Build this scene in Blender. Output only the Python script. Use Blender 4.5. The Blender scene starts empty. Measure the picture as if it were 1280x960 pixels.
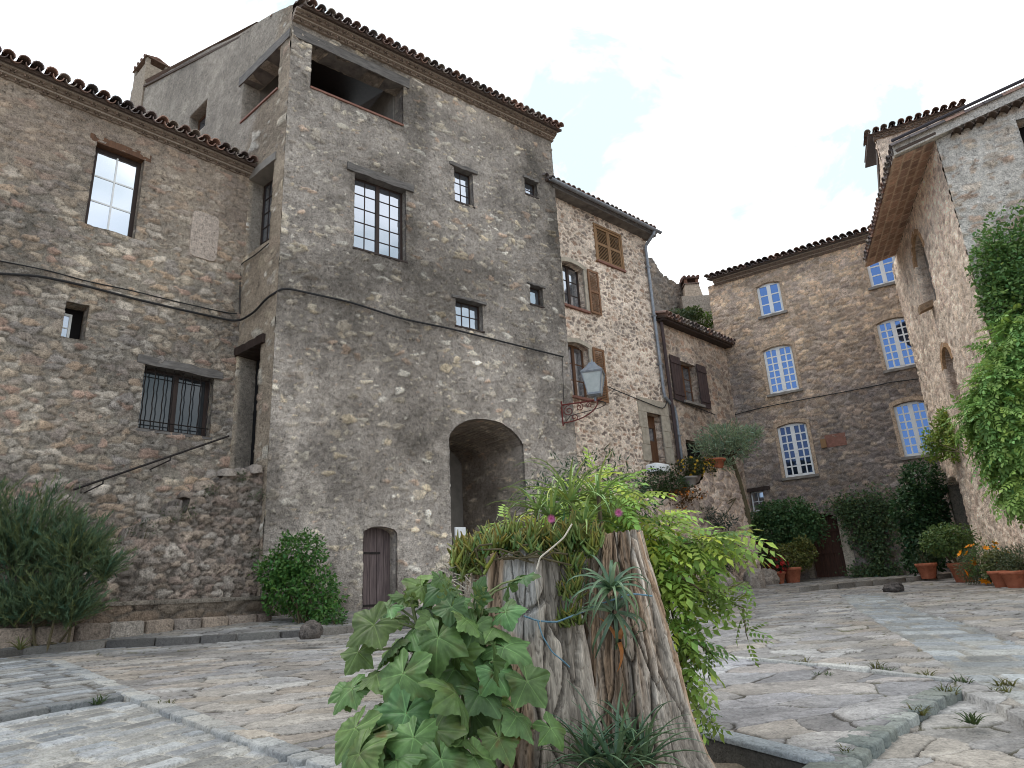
import bpy, math, random
import numpy as np
R_ = math.radians
random.seed(7); rng = np.random.default_rng(7)
sc = bpy.context.scene
COL = sc.collection

# ------------------------------------------------------------------ camera, sky, sun, exposure
FPX, PITCH, ROLL = 850.0, R_(17.5), R_(3.2)
CAM = np.array([0.0, 0.0, 1.6])
Fw = np.array([0, math.cos(PITCH), math.sin(PITCH)])
_R0 = np.array([1.0, 0, 0]); _U0 = np.array([0, -math.sin(PITCH), math.cos(PITCH)])
Rt = math.cos(ROLL)*_R0 - math.sin(ROLL)*_U0
Up = math.cos(ROLL)*_U0 + math.sin(ROLL)*_R0
from mathutils import Matrix, Vector
cd = bpy.data.cameras.new('camera'); cam = bpy.data.objects.new('camera', cd); COL.objects.link(cam)
cd.sensor_fit = 'HORIZONTAL'; cd.sensor_width = 36.0; cd.lens = 36.0*FPX/1280.0
cd.clip_start = 0.05; cd.clip_end = 3000
M = Matrix.Identity(4)
for i in range(3):
    M[i][0] = Rt[i]; M[i][1] = Up[i]; M[i][2] = -Fw[i]; M[i][3] = CAM[i]
cam.matrix_world = M
sc.camera = cam

SUN_EL, SUN_AZ = 64.0, -70.0            # degrees; azimuth measured from +Y towards +X
w = bpy.data.worlds.new('World'); sc.world = w; w.use_nodes = True
nt = w.node_tree; nt.nodes.clear()
def wn(t, **k):
    n = nt.nodes.new(t)
    for a, b in k.items(): setattr(n, a, b)
    return n
sky = wn('ShaderNodeTexSky', sky_type='NISHITA', sun_disc=False)
sky.sun_elevation = R_(SUN_EL); sky.sun_rotation = R_(SUN_AZ); sky.air_density = 1.0; sky.dust_density = 0.6
tc = wn('ShaderNodeTexCoord')
mp = wn('ShaderNodeMapping'); mp.inputs['Scale'].default_value = (1.0, 1.0, 1.9); mp.inputs['Location'].default_value = (2.05, 1.0, 0.3)
nz = wn('ShaderNodeTexNoise'); nz.inputs['Scale'].default_value = 2.0; nz.inputs['Detail'].default_value = 5; nz.inputs['Roughness'].default_value = 0.55; nz.inputs['Distortion'].default_value = 0.3
dt = wn('ShaderNodeVectorMath', operation='DOT_PRODUCT'); dt.inputs[1].default_value = (-0.50, -0.80, 0.05)   # the sky behind the square is clearer
md = wn('ShaderNodeMath', operation='MULTIPLY_ADD'); md.inputs[1].default_value = -0.30; 
rp = wn('ShaderNodeValToRGB'); rp.color_ramp.elements[0].position = 0.22; rp.color_ramp.elements[1].position = 0.50
mx = wn('ShaderNodeMix', data_type='RGBA')
n2 = wn('ShaderNodeTexNoise'); n2.inputs['Scale'].default_value = 3.4; n2.inputs['Detail'].default_value = 9; n2.inputs['Roughness'].default_value = 0.6; n2.inputs['Distortion'].default_value = 0.5
r2 = wn('ShaderNodeValToRGB'); r2.color_ramp.elements[0].position = 0.42; r2.color_ramp.elements[1].position = 0.60
r2.color_ramp.elements[0].color = (11.0, 11.2, 11.5, 1); r2.color_ramp.elements[1].color = (5.0, 6.0, 6.5, 1)      # thick bright cloud / thin veil with blue behind
bg = wn('ShaderNodeBackground'); bg.inputs['Strength'].default_value = 0.115
wo = wn('ShaderNodeOutputWorld')
L = nt.links.new
L(tc.outputs['Generated'], mp.inputs['Vector']); L(mp.outputs[0], nz.inputs['Vector'])
L(mp.outputs[0], n2.inputs['Vector']); L(n2.outputs['Fac'], r2.inputs[0]); L(r2.outputs[0], mx.inputs['B'])
L(tc.outputs['Generated'], dt.inputs[0]); L(dt.outputs['Value'], md.inputs[0]); L(nz.outputs['Fac'], md.inputs[2])
L(md.outputs[0], rp.inputs[0]); L(rp.outputs[0], mx.inputs['Factor'])
hz = wn('ShaderNodeMix', data_type='RGBA'); hz.inputs['Factor'].default_value = .8; hz.inputs['B'].default_value = (4.0, 5.2, 6.9, 1)     # summer haze lifts the clear blue
L(sky.outputs[0], hz.inputs['A']); L(hz.outputs['Result'], mx.inputs['A']); L(mx.outputs['Result'], bg.inputs['Color']); L(bg.outputs[0], wo.inputs[0])

sd = bpy.data.lights.new('sun', 'SUN'); sd.energy = 1.1; sd.angle = R_(35); sd.color = (1.0, 0.96, 0.9)
so = bpy.data.objects.new('sun', sd); COL.objects.link(so)
sv = Vector((math.sin(R_(SUN_AZ))*math.cos(R_(SUN_EL)), math.cos(R_(SUN_AZ))*math.cos(R_(SUN_EL)), math.sin(R_(SUN_EL))))
so.rotation_euler = sv.to_track_quat('Z', 'Y').to_euler()
sc.view_settings.view_transform = 'Standard'; sc.view_settings.look = 'None'
sc.cycles.filter_width = 1.0
sc.view_settings.exposure = 0.60; sc.view_settings.gamma = 1.0; sc.view_settings.use_curve_mapping = False

# ------------------------------------------------------------------ geometry helpers
def ray(px, py): return (px-640)/FPX*Rt + (480-py)/FPX*Up + Fw
def at(px, py, Y):
    r = ray(px, py); return CAM + r*(Y/r[1])
GZ0, GSL = 0.75, 0.0425
def gz(x, y): return GZ0 + GSL*y + .024*np.logaddexp(0, (-x-1.2)*2.0)/2.0
def G(px, py, dz=0.0):
    r = ray(px, py); up_ = 0.0
    for _ in range(12):
        t = (GZ0+dz+up_+GSL*CAM[1]-CAM[2])/(r[2]-GSL*r[1]); p = CAM + r*t; up_ = gz(p[0], p[1])-GZ0-GSL*p[1]
    return p
class Wall:
    def __init__(s, P, az):
        a = R_(az); s.P = np.array([P[0], P[1], 0.0]); s.d = np.array([math.sin(a), math.cos(a), 0.0])
        n = np.array([s.d[1], -s.d[0], 0.0]); s.n = n if np.dot(n, CAM-s.P) > 0 else -n
    def uv(s, px, py, out=0.0):
        r = ray(px, py); X = CAM + r*(np.dot(s.P+s.n*out-CAM, s.n)/np.dot(r, s.n)); return float(np.dot(X-s.P, s.d)), float(X[2])
    def pt(s, u, z, o=0.0): return s.P + s.d*u + s.n*o + np.array([0, 0, z])
    def rect(s, tl, tr, bl, br):
        a, b, c, d = s.uv(*tl), s.uv(*tr), s.uv(*bl), s.uv(*br)
        return [(a[0]+c[0])/2, (b[0]+d[0])/2, (c[1]+d[1])/2, (a[1]+b[1])/2]

def wloc(o):
    v = np.zeros(3)
    while o is not None: v = v + np.array(o.location); o = o.parent
    return v
def link(name, me, mat, parent):
    o = bpy.data.objects.new(name, me); COL.objects.link(o)
    if mat is not None: me.materials.append(mat)
    if parent is not None: o.parent = parent
    return o
def np_mesh(name, V, faces, mat, parent=None, col=None, smooth=False, origin=None):
    V = np.asarray(V, float)
    if parent is not None: off = wloc(parent)
    elif origin is not None: off = np.array(origin, float)
    else: off = np.array([V[:, 0].mean(), V[:, 1].mean(), V[:, 2].min()])
    me = bpy.data.meshes.new(name)
    me.vertices.add(len(V)); me.vertices.foreach_set('co', (V-off).astype(np.float32).ravel())
    if isinstance(faces, np.ndarray): faces = [faces]
    faces = [np.asarray(f, np.int32) for f in faces if len(f)]
    loops = np.concatenate([f.ravel() for f in faces]); sizes = np.concatenate([np.full(len(f), f.shape[1], np.int32) for f in faces])
    starts = np.concatenate([[0], np.cumsum(sizes)[:-1]]).astype(np.int32)
    me.loops.add(len(loops)); me.loops.foreach_set('vertex_index', loops)
    me.polygons.add(len(sizes)); me.polygons.foreach_set('loop_start', starts)
    me.polygons.foreach_set('use_smooth', np.full(len(sizes), bool(smooth)))
    if col is not None:
        a = me.color_attributes.new('Col', 'FLOAT_COLOR', 'POINT')
        c = np.ones((len(V), 4), np.float32); c[:, :3] = col; a.data.foreach_set('color', c.ravel())
    me.update(calc_edges=True); me.validate()
    o = link(name, me, mat, parent)
    if parent is None: o.location = off
    return o
def empty(name, loc):
    o = bpy.data.objects.new(name, None); COL.objects.link(o); o.location = loc; o.empty_display_size = 0.2; return o
def tag(o, label=None, cat=None, group=None, kind=None):
    if label: o['label'] = label
    if cat: o['category'] = cat
    if group: o['group'] = group
    if kind: o['kind'] = kind
    return o
class MB:
    """collects boxes, tubes and strips of ONE part, then links them as one mesh"""
    def __init__(s): s.V = []; s.F = {3: [], 4: []}; s.C = []; s.n = 0
    def add(s, V, F, col=None):
        V = np.asarray(V, float).reshape(-1, 3)
        for f in F: s.F[len(f)].append([i+s.n for i in f])
        s.V.append(V); s.C.append(np.tile(col if col is not None else (1, 1, 1), (len(V), 1))); s.n += len(V)
    def box(s, o, a, b, c, col=None, jit=0.0):
        o, a, b, c = [np.asarray(q, float) for q in (o, a, b, c)]
        V = np.array([o+a*i+b*j+c*k for i in (0, 1) for j in (0, 1) for k in (0, 1)])
        if jit: V = V + rng.uniform(-jit, jit, V.shape)
        F = [(0, 1, 3, 2), (4, 6, 7, 5), (0, 4, 5, 1), (2, 3, 7, 6), (0, 2, 6, 4), (1, 5, 7, 3)]
        s.add(V, F, col)
    def wbox(s, W, s0, s1, z0, z1, o0, o1, col=None, jit=0.0):
        s.box(W.pt(s0, z0, o0), W.d*(s1-s0), W.n*(o1-o0), (0, 0, z1-z0), col, jit)
    def bbox(s, o, a, b, c, bev, col=None, jit=0.0):
        """box with a rounded look: bevelled top and sides (a,b horizontal, c up)"""
        o, a, b, c = [np.asarray(q, float) for q in (o, a, b, c)]
        la, lb, lc = np.linalg.norm(a), np.linalg.norm(b), np.linalg.norm(c)
        def ring(z, ins):
            fa, fb = ins/la, ins/lb; k = min(bev, la*.3, lb*.3); ka, kb = k/la, k/lb; P = []
            for (x, y) in ((fa+ka, fb), (1-fa-ka, fb), (1-fa, fb+kb), (1-fa, 1-fb-kb), (1-fa-ka, 1-fb), (fa+ka, 1-fb), (fa, 1-fb-kb), (fa, fb+kb)):
                P.append(o+a*x+b*y+c*z)
            return P
        V = np.array(ring(0, 0)+ring(1-bev/lc, 0)+ring(1-bev*.3/lc, bev*.3)+ring(1, bev)+[o+a*.5+b*.5+c])
        if jit: V = V+rng.uniform(-jit, jit, V.shape)
        F = []
        for r in range(3):
            for i in range(8): F.append((r*8+i, r*8+(i+1) % 8, r*8+8+(i+1) % 8, r*8+8+i))
        for i in range(8): F.append((24+i, 24+(i+1) % 8, 32))
        s.add(V, F, col)
    def tube(s, pts, r, seg=6, col=None, cap=True):
        pts = np.asarray(pts, float); n = len(pts); rr = np.broadcast_to(np.asarray(r, float), (n,))
        T = np.gradient(pts, axis=0); T /= np.linalg.norm(T, axis=1)[:, None]+1e-9
        ref = np.array([0, 0, 1.0]) if abs(T[0][2]) < .9 else np.array([1.0, 0, 0])
        V = []
        for i in range(n):
            a = np.cross(T[i], ref); la = np.linalg.norm(a)
            a = a/la if la > 1e-6 else np.array([1.0, 0, 0]); b = np.cross(a, T[i]); ref = b
            for k in range(seg):
                th = 2*math.pi*k/seg; V.append(pts[i]+rr[i]*(a*math.cos(th)+b*math.sin(th)))
        F = [(i*seg+k, i*seg+(k+1) % seg, (i+1)*seg+(k+1) % seg, (i+1)*seg+k) for i in range(n-1) for k in range(seg)]
        if cap:
            V += [pts[0], pts[-1]]
            F += [(n*seg, (k+1) % seg, k) for k in range(seg)]+[(n*seg+1, (n-1)*seg+k, (n-1)*seg+(k+1) % seg) for k in range(seg)]
        s.add(V, F, col)
    def lathe(s, c, prof, seg=16, col=None):
        c = np.asarray(c, float); V = []; n = len(prof)
        for (r, z) in prof:
            for k in range(seg):
                th = 2*math.pi*k/seg; V.append(c+np.array([r*math.cos(th), r*math.sin(th), z]))
        F = [(i*seg+k, i*seg+(k+1) % seg, (i+1)*seg+(k+1) % seg, (i+1)*seg+k) for i in range(n-1) for k in range(seg)]
        s.add(V, F, col)
    def build(s, name, mat, parent=None, smooth=False, origin=None):
        f = [np.array(s.F[k], np.int32) for k in (3, 4) if s.F[k]]
        return np_mesh(name, np.concatenate(s.V), f, mat, parent, np.concatenate(s.C), smooth, origin)
def lin(*c):
    c = np.array(c, float)/255.0; return np.where(c <= .04045, c/12.92, ((c+.055)/1.055)**2.4)

# ------------------------------------------------------------------ numpy noise and stone patterns
def hsh(i, j, k=0):
    i = np.asarray(i).astype(np.int64); j = np.asarray(j).astype(np.int64)
    h = (i*374761393+j*668265263+k*1442695041) & 0xFFFFFFFF
    h = ((h ^ (h >> 13))*1274126177) & 0xFFFFFFFF
    h = ((h ^ (h >> 16))*2246822519) & 0xFFFFFFFF
    return ((h ^ (h >> 15)) & 0xFFFFFF)/float(0x1000000)
def vn(x, y, k=0):
    xi = np.floor(x); yi = np.floor(y); fx = x-xi; fy = y-yi
    fx = fx*fx*(3-2*fx); fy = fy*fy*(3-2*fy)
    a, b, c, d = hsh(xi, yi, k), hsh(xi+1, yi, k), hsh(xi, yi+1, k), hsh(xi+1, yi+1, k)
    return (a*(1-fx)+b*fx)*(1-fy)+(c*(1-fx)+d*fx)*fy
def fbm(x, y, o=4, k=0, g=.5):
    s = 0; a = 1; t = 0
    for i in range(o): s = s+a*vn(x*2**i+i*17.3, y*2**i-i*9.1, k+i); t += a; a *= g
    return s/t
def sst(a, b, x): t = np.clip((x-a)/(b-a), 0, 1); return t*t*(3-2*t)
def cells(s, z, wd, ht, seed, warp=.25, jit=.85, wv=.5):
    x = s/wd+warp*2*(fbm(s/wd*.9, z/ht*.9, 2, seed+50)-.5); y = z/ht+warp*2*(fbm(s/wd*.9+40, z/ht*.9, 2, seed+60)-.5)
    iy = np.floor(y); F1 = np.full(x.shape, 9.0); F2 = F1.copy(); I = np.zeros(x.shape); J = I.copy()
    for dj in (-1, 0, 1):
        j = iy+dj; xo = x+hsh(j, j*0, seed+7); ix = np.floor(xo)
        for di in (-1, 0, 1):
            i = ix+di
            px = i+.5+(hsh(i, j, seed)-.5)*jit; py = j+.5+(hsh(i, j, seed+1)-.5)*jit
            d = np.hypot(xo-px, y-py)*(1-wv/2+wv*hsh(i, j, seed+2))
            c = d < F1
            F2 = np.where(c, F1, np.minimum(F2, d)); I = np.where(c, i, I); J = np.where(c, j, J); F1 = np.where(c, d, F1)
    return F1, F2-F1, I, J
def pick(pal, r):
    pal = np.asarray(pal); return pal[np.minimum((r*len(pal)).astype(int), len(pal)-1)]
def rubble(pal, mcol, wd=.3, ht=.2, mort=.06, soft=.12, relief=.03, seed=0, show=1.0, hide_noise=0.0, warp=.25, rough=.006, stain=None, small=.0, stone_in=False, var=.35):
    pal = np.asarray(pal); mcol = np.asarray(mcol)
    def fn(s, z):
        F1, e, I, J = cells(s, z, wd, ht, seed, warp)
        r = hsh(I, J, seed+3); r2 = hsh(I, J, seed+4); r3 = hsh(I, J, seed+5); r4 = hsh(I, J, seed+6)
        f = fbm(s*9, z*9, 4, seed+20); f2 = fbm(s*28, z*28, 3, seed+25)
        m = sst(mort, mort+soft, e+.22*(f-.5)+.12*(f2-.5)-.10*(r4-.5))
        vis = np.ones_like(m)
        if show < 1: vis = sst(-.06, .06, show+hide_noise*(fbm(s*.55, z*.55, 3, seed+30)-.5)*2-r4)
        m = m*vis
        c = pick(pal, r)*(1-var/2+var*r2)[..., None]
        c = c*(.62+.76*f)[..., None]
        mc = mcol*(.66+.68*fbm(s*4, z*4, 5, seed+33))[..., None]*(.8+.4*f2)[..., None]
        if small > 0:      # small galleting stones pressed into the mortar
            F1b, eb, Ib, Jb = cells(s, z, wd*.38, ht*.42, seed+90, .2)
            mb = sst(.1, .3, eb+.2*(f2-.5))*(hsh(Ib, Jb, seed+91) < small)*(1-m)
            cb = pick(pal, hsh(Ib, Jb, seed+92))*(.6+.6*f2)[..., None]
            mc = mc*(1-mb[..., None])+cb*mb[..., None]
        else: mb = 0
        c = c*m[..., None]+mc*(1-m[..., None])
        dome = np.clip(1-F1*1.1, 0, 1)
        sg = -1.0 if stone_in else 1.0
        h = sg*relief*m*(.45+.35*dome+.5*r3)+relief*.5*mb+rough*(f*2-1)+rough*.6*(f2*2-1)
        edge = np.exp(-((e-mort)/.05)**2)*vis*.14
        c = c*(1-edge[..., None]*(1-.3*f[..., None]))
        if stain is not None:
            a = stain(s, z); c = c*a[..., None] if a.ndim == s.ndim else c*a
        return h, c
    return fn
def blotch(seed, lo=.55, hi=1.25, sc_=.45, sharp=.18, tint=None):
    def fn(s, z):
        n = fbm(s*sc_, z*sc_, 6, seed, .58); k = sst(.5-sharp, .5+sharp, n)
        st = .92+.16*fbm(s*3.2, z*.35, 3, seed+5)
        a = (lo+(hi-lo)*k)*st
        if tint is None: return a
        return a[..., None]*((1-k)[..., None]*np.array(tint)+k[..., None]*np.ones(3))
    return fn

def stone_wall(name, W, s0, s1, z0, z1, fn, mat, parent, openings=(), res=.03, top=None, res_z=None, depth_out=0.0, uvoff=(0, 0), bottom_in=None, batter=None):
    """displaced wall sheet in metres; openings: dict(r=[s0,s1,z0,z1], arch=rise, depth=reveal)"""
    rz = res_z or res
    S = np.linspace(s0, s1, max(2, int(round((s1-s0)/res))+1)); Z = np.linspace(z0, z1, max(2, int(round((z1-z0)/rz))+1))
    usedS = set(); usedZ = set()
    def snap(A, used, v):
        if v <= A[0] or v >= A[-1]: return
        k = int(np.argmin(np.abs(A-v)))
        if k in used: return
        A[k] = v; used.add(k)
    for o in openings:
        r = o['r']; snap(S, usedS, r[0]); snap(S, usedS, r[1]); snap(Z, usedZ, r[2]); snap(Z, usedZ, r[3])
    SS, ZZ = np.meshgrid(S, Z)
    gone = np.zeros((len(Z)-1, len(S)-1), bool); hole = np.full(gone.shape, -1)
    cs = (S[:-1]+S[1:])/2; cz = (Z[:-1]+Z[1:])/2
    if top is not None:
        tz = top(S)
        for i in range(len(S)):
            k = int(np.argmin(np.abs(Z-tz[i]))); ZZ[k, i] = min(tz[i], z1)
        tk = np.array([int(np.argmin(np.abs(Z-t))) for t in tz])
        for i in range(len(S)-1): gone[max(tk[i], tk[i+1]):, i] = True
        # fold rows above the top line down on it
        for i in range(len(S)): ZZ[tk[i]:, i] = ZZ[tk[i], i]
    for q, o in enumerate(openings):
        a, b, c, d = o['r']; rise = o.get('arch', 0)
        ci = np.where((cs > a) & (cs < b))[0]; 
        if not len(ci): continue
        if rise:
            def az(u):
                t = np.clip((u-(a+b)/2)/((b-a)/2), -1, 1)
                return d-rise+rise*np.sqrt(np.maximum(0, 1-t*t)) if o.get('round', True) else d-rise*t*t
            kk = {}
            for i in range(ci[0], ci[-1]+2):
                zz = az(S[i]); k = int(np.argmin(np.abs(Z-zz))); ZZ[k, i] = zz; kk[i] = k
            for i in ci:
                lo = np.where(cz > c)[0][0]; k = min(kk[i], kk[i+1]) if abs(kk[i]-kk[i+1]) < 2 else max(kk[i], kk[i+1])
                k = max(kk[i], kk[i+1]); 
                gone[lo:k, i] = True; hole[lo:k, i] = q
                # clamp vertices left above the arch line
                for i2 in (i, i+1):
                    ZZ[kk[i2]+0:k+1, i2] = np.maximum(ZZ[kk[i2]:k+1, i2], az(S[i2]))
                    for k2 in range(kk[i2], k): ZZ[k2, i2] = az(S[i2])
        else:
            cj = np.where((cz > c) & (cz < d))[0]
            gone[cj[0]:cj[-1]+1, ci[0]:ci[-1]+1] = True; hole[cj[0]:cj[-1]+1, ci[0]:ci[-1]+1] = q
    H, C = fn(SS+uvoff[0], ZZ+uvoff[1])
    OUT = H+depth_out
    if batter is not None: OUT = OUT+batter(SS, ZZ)
    P = W.P+SS[..., None]*W.d+OUT[..., None]*W.n+ZZ[..., None]*np.array([0, 0, 1.0])
    ny, nx = SS.shape; idx = np.arange(ny*nx).reshape(ny, nx)
    V = [P.reshape(-1, 3)]; CC = [C.reshape(-1, 3)]; n = ny*nx
    keep = ~gone
    F = np.stack([idx[:-1, :-1], idx[:-1, 1:], idx[1:, 1:], idx[1:, :-1]], -1)[keep]
    if np.dot(np.cross(W.d, [0, 0, 1]), W.n) < 0: F = F[:, ::-1]
    FF = [F]
    # reveals
    E = []
    h2 = np.pad(hole, 1, constant_values=-1); g2 = np.pad(gone, 1, constant_values=True)
    for dj, di, e in ((0, 1, 'R'), (0, -1, 'L'), (1, 0, 'T'), (-1, 0, 'B')):
        nb_h = h2[1+dj:1+dj+ny-1, 1+di:1+di+nx-1]; nb_g = g2[1+dj:1+dj+ny-1, 1+di:1+di+nx-1]
        jj, ii = np.where((hole >= 0) & (~nb_g))
        for j, i in zip(jj, ii):
            q = hole[j, i]
            if e == 'R': E.append((idx[j, i+1], idx[j+1, i+1], q, 0))
            elif e == 'L': E.append((idx[j+1, i], idx[j, i], q, 0))
            elif e == 'T': E.append((idx[j+1, i+1], idx[j+1, i], q, 1))
            else: E.append((idx[j, i], idx[j, i+1], q, 1))
    if E:
        fs = SS.ravel(); fz = ZZ.ravel(); P0 = P.reshape(-1, 3)
        for (a, b, q, hz) in E:
            dep = openings[q].get('depth', .25); k = max(2, int(dep/.09)+1); k = min(k, 24)
            t = np.linspace(0, dep, k)
            ids = []
            for v in (a, b):
                su = fs[v]+(t if hz == 0 else 0*t); zu = fz[v]+(t if hz == 1 else 0*t)
                hh, cc = fn(np.asarray(su+uvoff[0]+.37), np.asarray(zu+uvoff[1]))
                o = np.array(openings[q].get('tint', (1, 1, 1)))
                base = P0[v]-W.n*(t[:, None])
                V.append(base[1:]); CC.append((cc*o)[1:]); ids.append(np.concatenate([[v], n+np.arange(k-1)])); n += k-1
            FF.append(np.stack([ids[0][:-1], ids[0][1:], ids[1][1:], ids[1][:-1]], -1))
    return np_mesh(name, np.concatenate(V), FF, mat, parent, np.concatenate(CC), smooth=True)

def sheet(name, O, e1, e2, L1, L2, fn, mat, parent, res=.04, nrm=None):
    """patterned sheet spanned by e1,e2 (unit vectors), displaced along nrm"""
    A = np.linspace(0, L1, max(2, int(L1/res)+1)); B = np.linspace(0, L2, max(2, int(L2/res)+1)); a, b = np.meshgrid(A, B)
    h, c = fn(a, b); nn = np.cross(e1, e2) if nrm is None else np.asarray(nrm)
    P = np.asarray(O)+a[..., None]*np.asarray(e1)+b[..., None]*np.asarray(e2)+h[..., None]*nn
    idx = np.arange(a.size).reshape(a.shape)
    F = np.stack([idx[:-1, :-1], idx[:-1, 1:], idx[1:, 1:], idx[1:, :-1]], -1).reshape(-1, 4)
    return np_mesh(name, P.reshape(-1, 3), F, mat, parent, c.reshape(-1, 3), smooth=True)

# ------------------------------------------------------------------ materials
def newmat(name):
    m = bpy.data.materials.new(name); m.use_nodes = True; n = m.node_tree; n.nodes.clear()
    out = n.nodes.new('ShaderNodeOutputMaterial'); b = n.nodes.new('ShaderNodeBsdfPrincipled'); n.links.new(b.outputs[0], out.inputs[0]); return m, n, b
def mat_attr(name, rough=.9, bump=.5, bscale=(40, 160), cvar=.35, dist=.012, spec=.25, pits=0, gain=1.0, stretch=None):
    """base colour from the object's own stone colours, broken up by fine noise, with fine bump"""
    m, n, b = newmat(name); N = n.nodes.new; l = n.links.new
    a = N('ShaderNodeAttribute'); a.attribute_name = 'Col'; t = N('ShaderNodeTexCoord')
    n1 = N('ShaderNodeTexNoise'); n1.inputs['Scale'].default_value = bscale[0]; n1.inputs['Detail'].default_value = 6; n1.inputs['Roughness'].default_value = .65
    n2 = N('ShaderNodeTexNoise'); n2.inputs['Scale'].default_value = bscale[1]; n2.inputs['Detail'].default_value = 3
    src = t.outputs['Object']
    if stretch: mpp = N('ShaderNodeMapping'); mpp.inputs['Scale'].default_value = stretch; l(src, mpp.inputs[0]); src = mpp.outputs[0]
    l(src, n1.inputs['Vector']); l(src, n2.inputs['Vector'])
    ad = N('ShaderNodeMath'); ad.operation = 'ADD'; l(n1.outputs['Fac'], ad.inputs[0]); l(n2.outputs['Fac'], ad.inputs[1])
    mr = N('ShaderNodeMapRange'); mr.inputs['From Min'].default_value = .7; mr.inputs['From Max'].default_value = 1.3; mr.inputs['To Min'].default_value = gain-cvar; mr.inputs['To Max'].default_value = gain+cvar
    l(ad.outputs[0], mr.inputs['Value'])
    fac = mr.outputs[0]
    if pits:
        n3 = N('ShaderNodeTexNoise'); n3.inputs['Scale'].default_value = pits; n3.inputs['Detail'].default_value = 4; n3.inputs['Roughness'].default_value = .7; l(t.outputs['Object'], n3.inputs['Vector'])
        m3 = N('ShaderNodeMapRange'); m3.inputs['From Min'].default_value = .30; m3.inputs['From Max'].default_value = .43; m3.inputs['To Min'].default_value = .5; m3.inputs['To Max'].default_value = 1.0; l(n3.outputs['Fac'], m3.inputs['Value'])
        mu = N('ShaderNodeMath'); mu.operation = 'MULTIPLY'; l(fac, mu.inputs[0]); l(m3.outputs[0], mu.inputs[1]); fac = mu.outputs[0]
        a2 = N('ShaderNodeMath'); a2.operation = 'ADD'; l(ad.outputs[0], a2.inputs[0]); l(m3.outputs[0], a2.inputs[1]); ad = a2
    vm = N('ShaderNodeVectorMath'); vm.operation = 'SCALE'; l(a.outputs['Color'], vm.inputs[0]); l(fac, vm.inputs['Scale'])
    l(vm.outputs[0], b.inputs['Base Color'])
    bp = N('ShaderNodeBump'); bp.inputs['Strength'].default_value = bump; bp.inputs['Distance'].default_value = dist
    l(ad.outputs[0], bp.inputs['Height']); l(bp.outputs[0], b.inputs['Normal'])
    b.inputs['Roughness'].default_value = rough; b.inputs['Specular IOR Level'].default_value = spec
    return m
def mat_noise(name, c1, c2, scale=8, rough=.7, bump=.2, stretch=(1, 1, 1), dist=.01, metal=0, spec=.3, detail=6):
    m, n, b = newmat(name); N = n.nodes.new; l = n.links.new
    t = N('ShaderNodeTexCoord'); mp = N('ShaderNodeMapping'); mp.inputs['Scale'].default_value = stretch
    z = N('ShaderNodeTexNoise'); z.inputs['Scale'].default_value = scale; z.inputs['Detail'].default_value = detail; z.inputs['Roughness'].default_value = .65
    l(t.outputs['Object'], mp.inputs[0]); l(mp.outputs[0], z.inputs['Vector'])
    r = N('ShaderNodeValToRGB'); r.color_ramp.elements[0].position = .32; r.color_ramp.elements[1].position = .68
    r.color_ramp.elements[0].color = (*c1, 1); r.color_ramp.elements[1].color = (*c2, 1)
    l(z.outputs['Fac'], r.inputs[0]); l(r.outputs[0], b.inputs['Base Color'])
    bp = N('ShaderNodeBump'); bp.inputs['Strength'].default_value = bump; bp.inputs['Distance'].default_value = dist; l(z.outputs['Fac'], bp.inputs['Height']); l(bp.outputs[0], b.inputs['Normal'])
    b.inputs['Roughness'].default_value = rough; b.inputs['Metallic'].default_value = metal; b.inputs['Specular IOR Level'].default_value = spec
    return m
def mat_leaf(name, rough=.5, trans=.35, spec=.3, bump=0):
    m, n, b = newmat(name); N = n.nodes.new; l = n.links.new
    a = N('ShaderNodeAttribute'); a.attribute_name = 'Col'; t = N('ShaderNodeTexCoord')
    z = N('ShaderNodeTexNoise'); z.inputs['Scale'].default_value = 30; z.inputs['Detail'].default_value = 3; l(t.outputs['Object'], z.inputs['Vector'])
    mr = N('ShaderNodeMapRange'); mr.inputs['From Min'].default_value = .3; mr.inputs['From Max'].default_value = .7; mr.inputs['To Min'].default_value = .75; mr.inputs['To Max'].default_value = 1.25; l(z.outputs['Fac'], mr.inputs['Value'])
    vm = N('ShaderNodeVectorMath'); vm.operation = 'SCALE'; l(a.outputs['Color'], vm.inputs[0]); l(mr.outputs[0], vm.inputs['Scale'])
    l(vm.outputs[0], b.inputs['Base Color']); b.inputs['Roughness'].default_value = rough; b.inputs['Specular IOR Level'].default_value = spec
    tr = N('ShaderNodeBsdfTranslucent'); l(vm.outputs[0], tr.inputs['Color'])
    ms = N('ShaderNodeMixShader'); ms.inputs[0].default_value = trans
    o = [q for q in n.nodes if q.type == 'OUTPUT_MATERIAL'][0]
    l(b.outputs[0], ms.inputs[1]); l(tr.outputs[0], ms.inputs[2]); l(ms.outputs[0], o.inputs[0])
    if bump:
        bp = N('ShaderNodeBump'); bp.inputs['Strength'].default_value = bump; bp.inputs['Distance'].default_value = .004; l(z.outputs['Fac'], bp.inputs['Height']); l(bp.outputs[0], b.inputs['Normal'])
    return m
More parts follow.
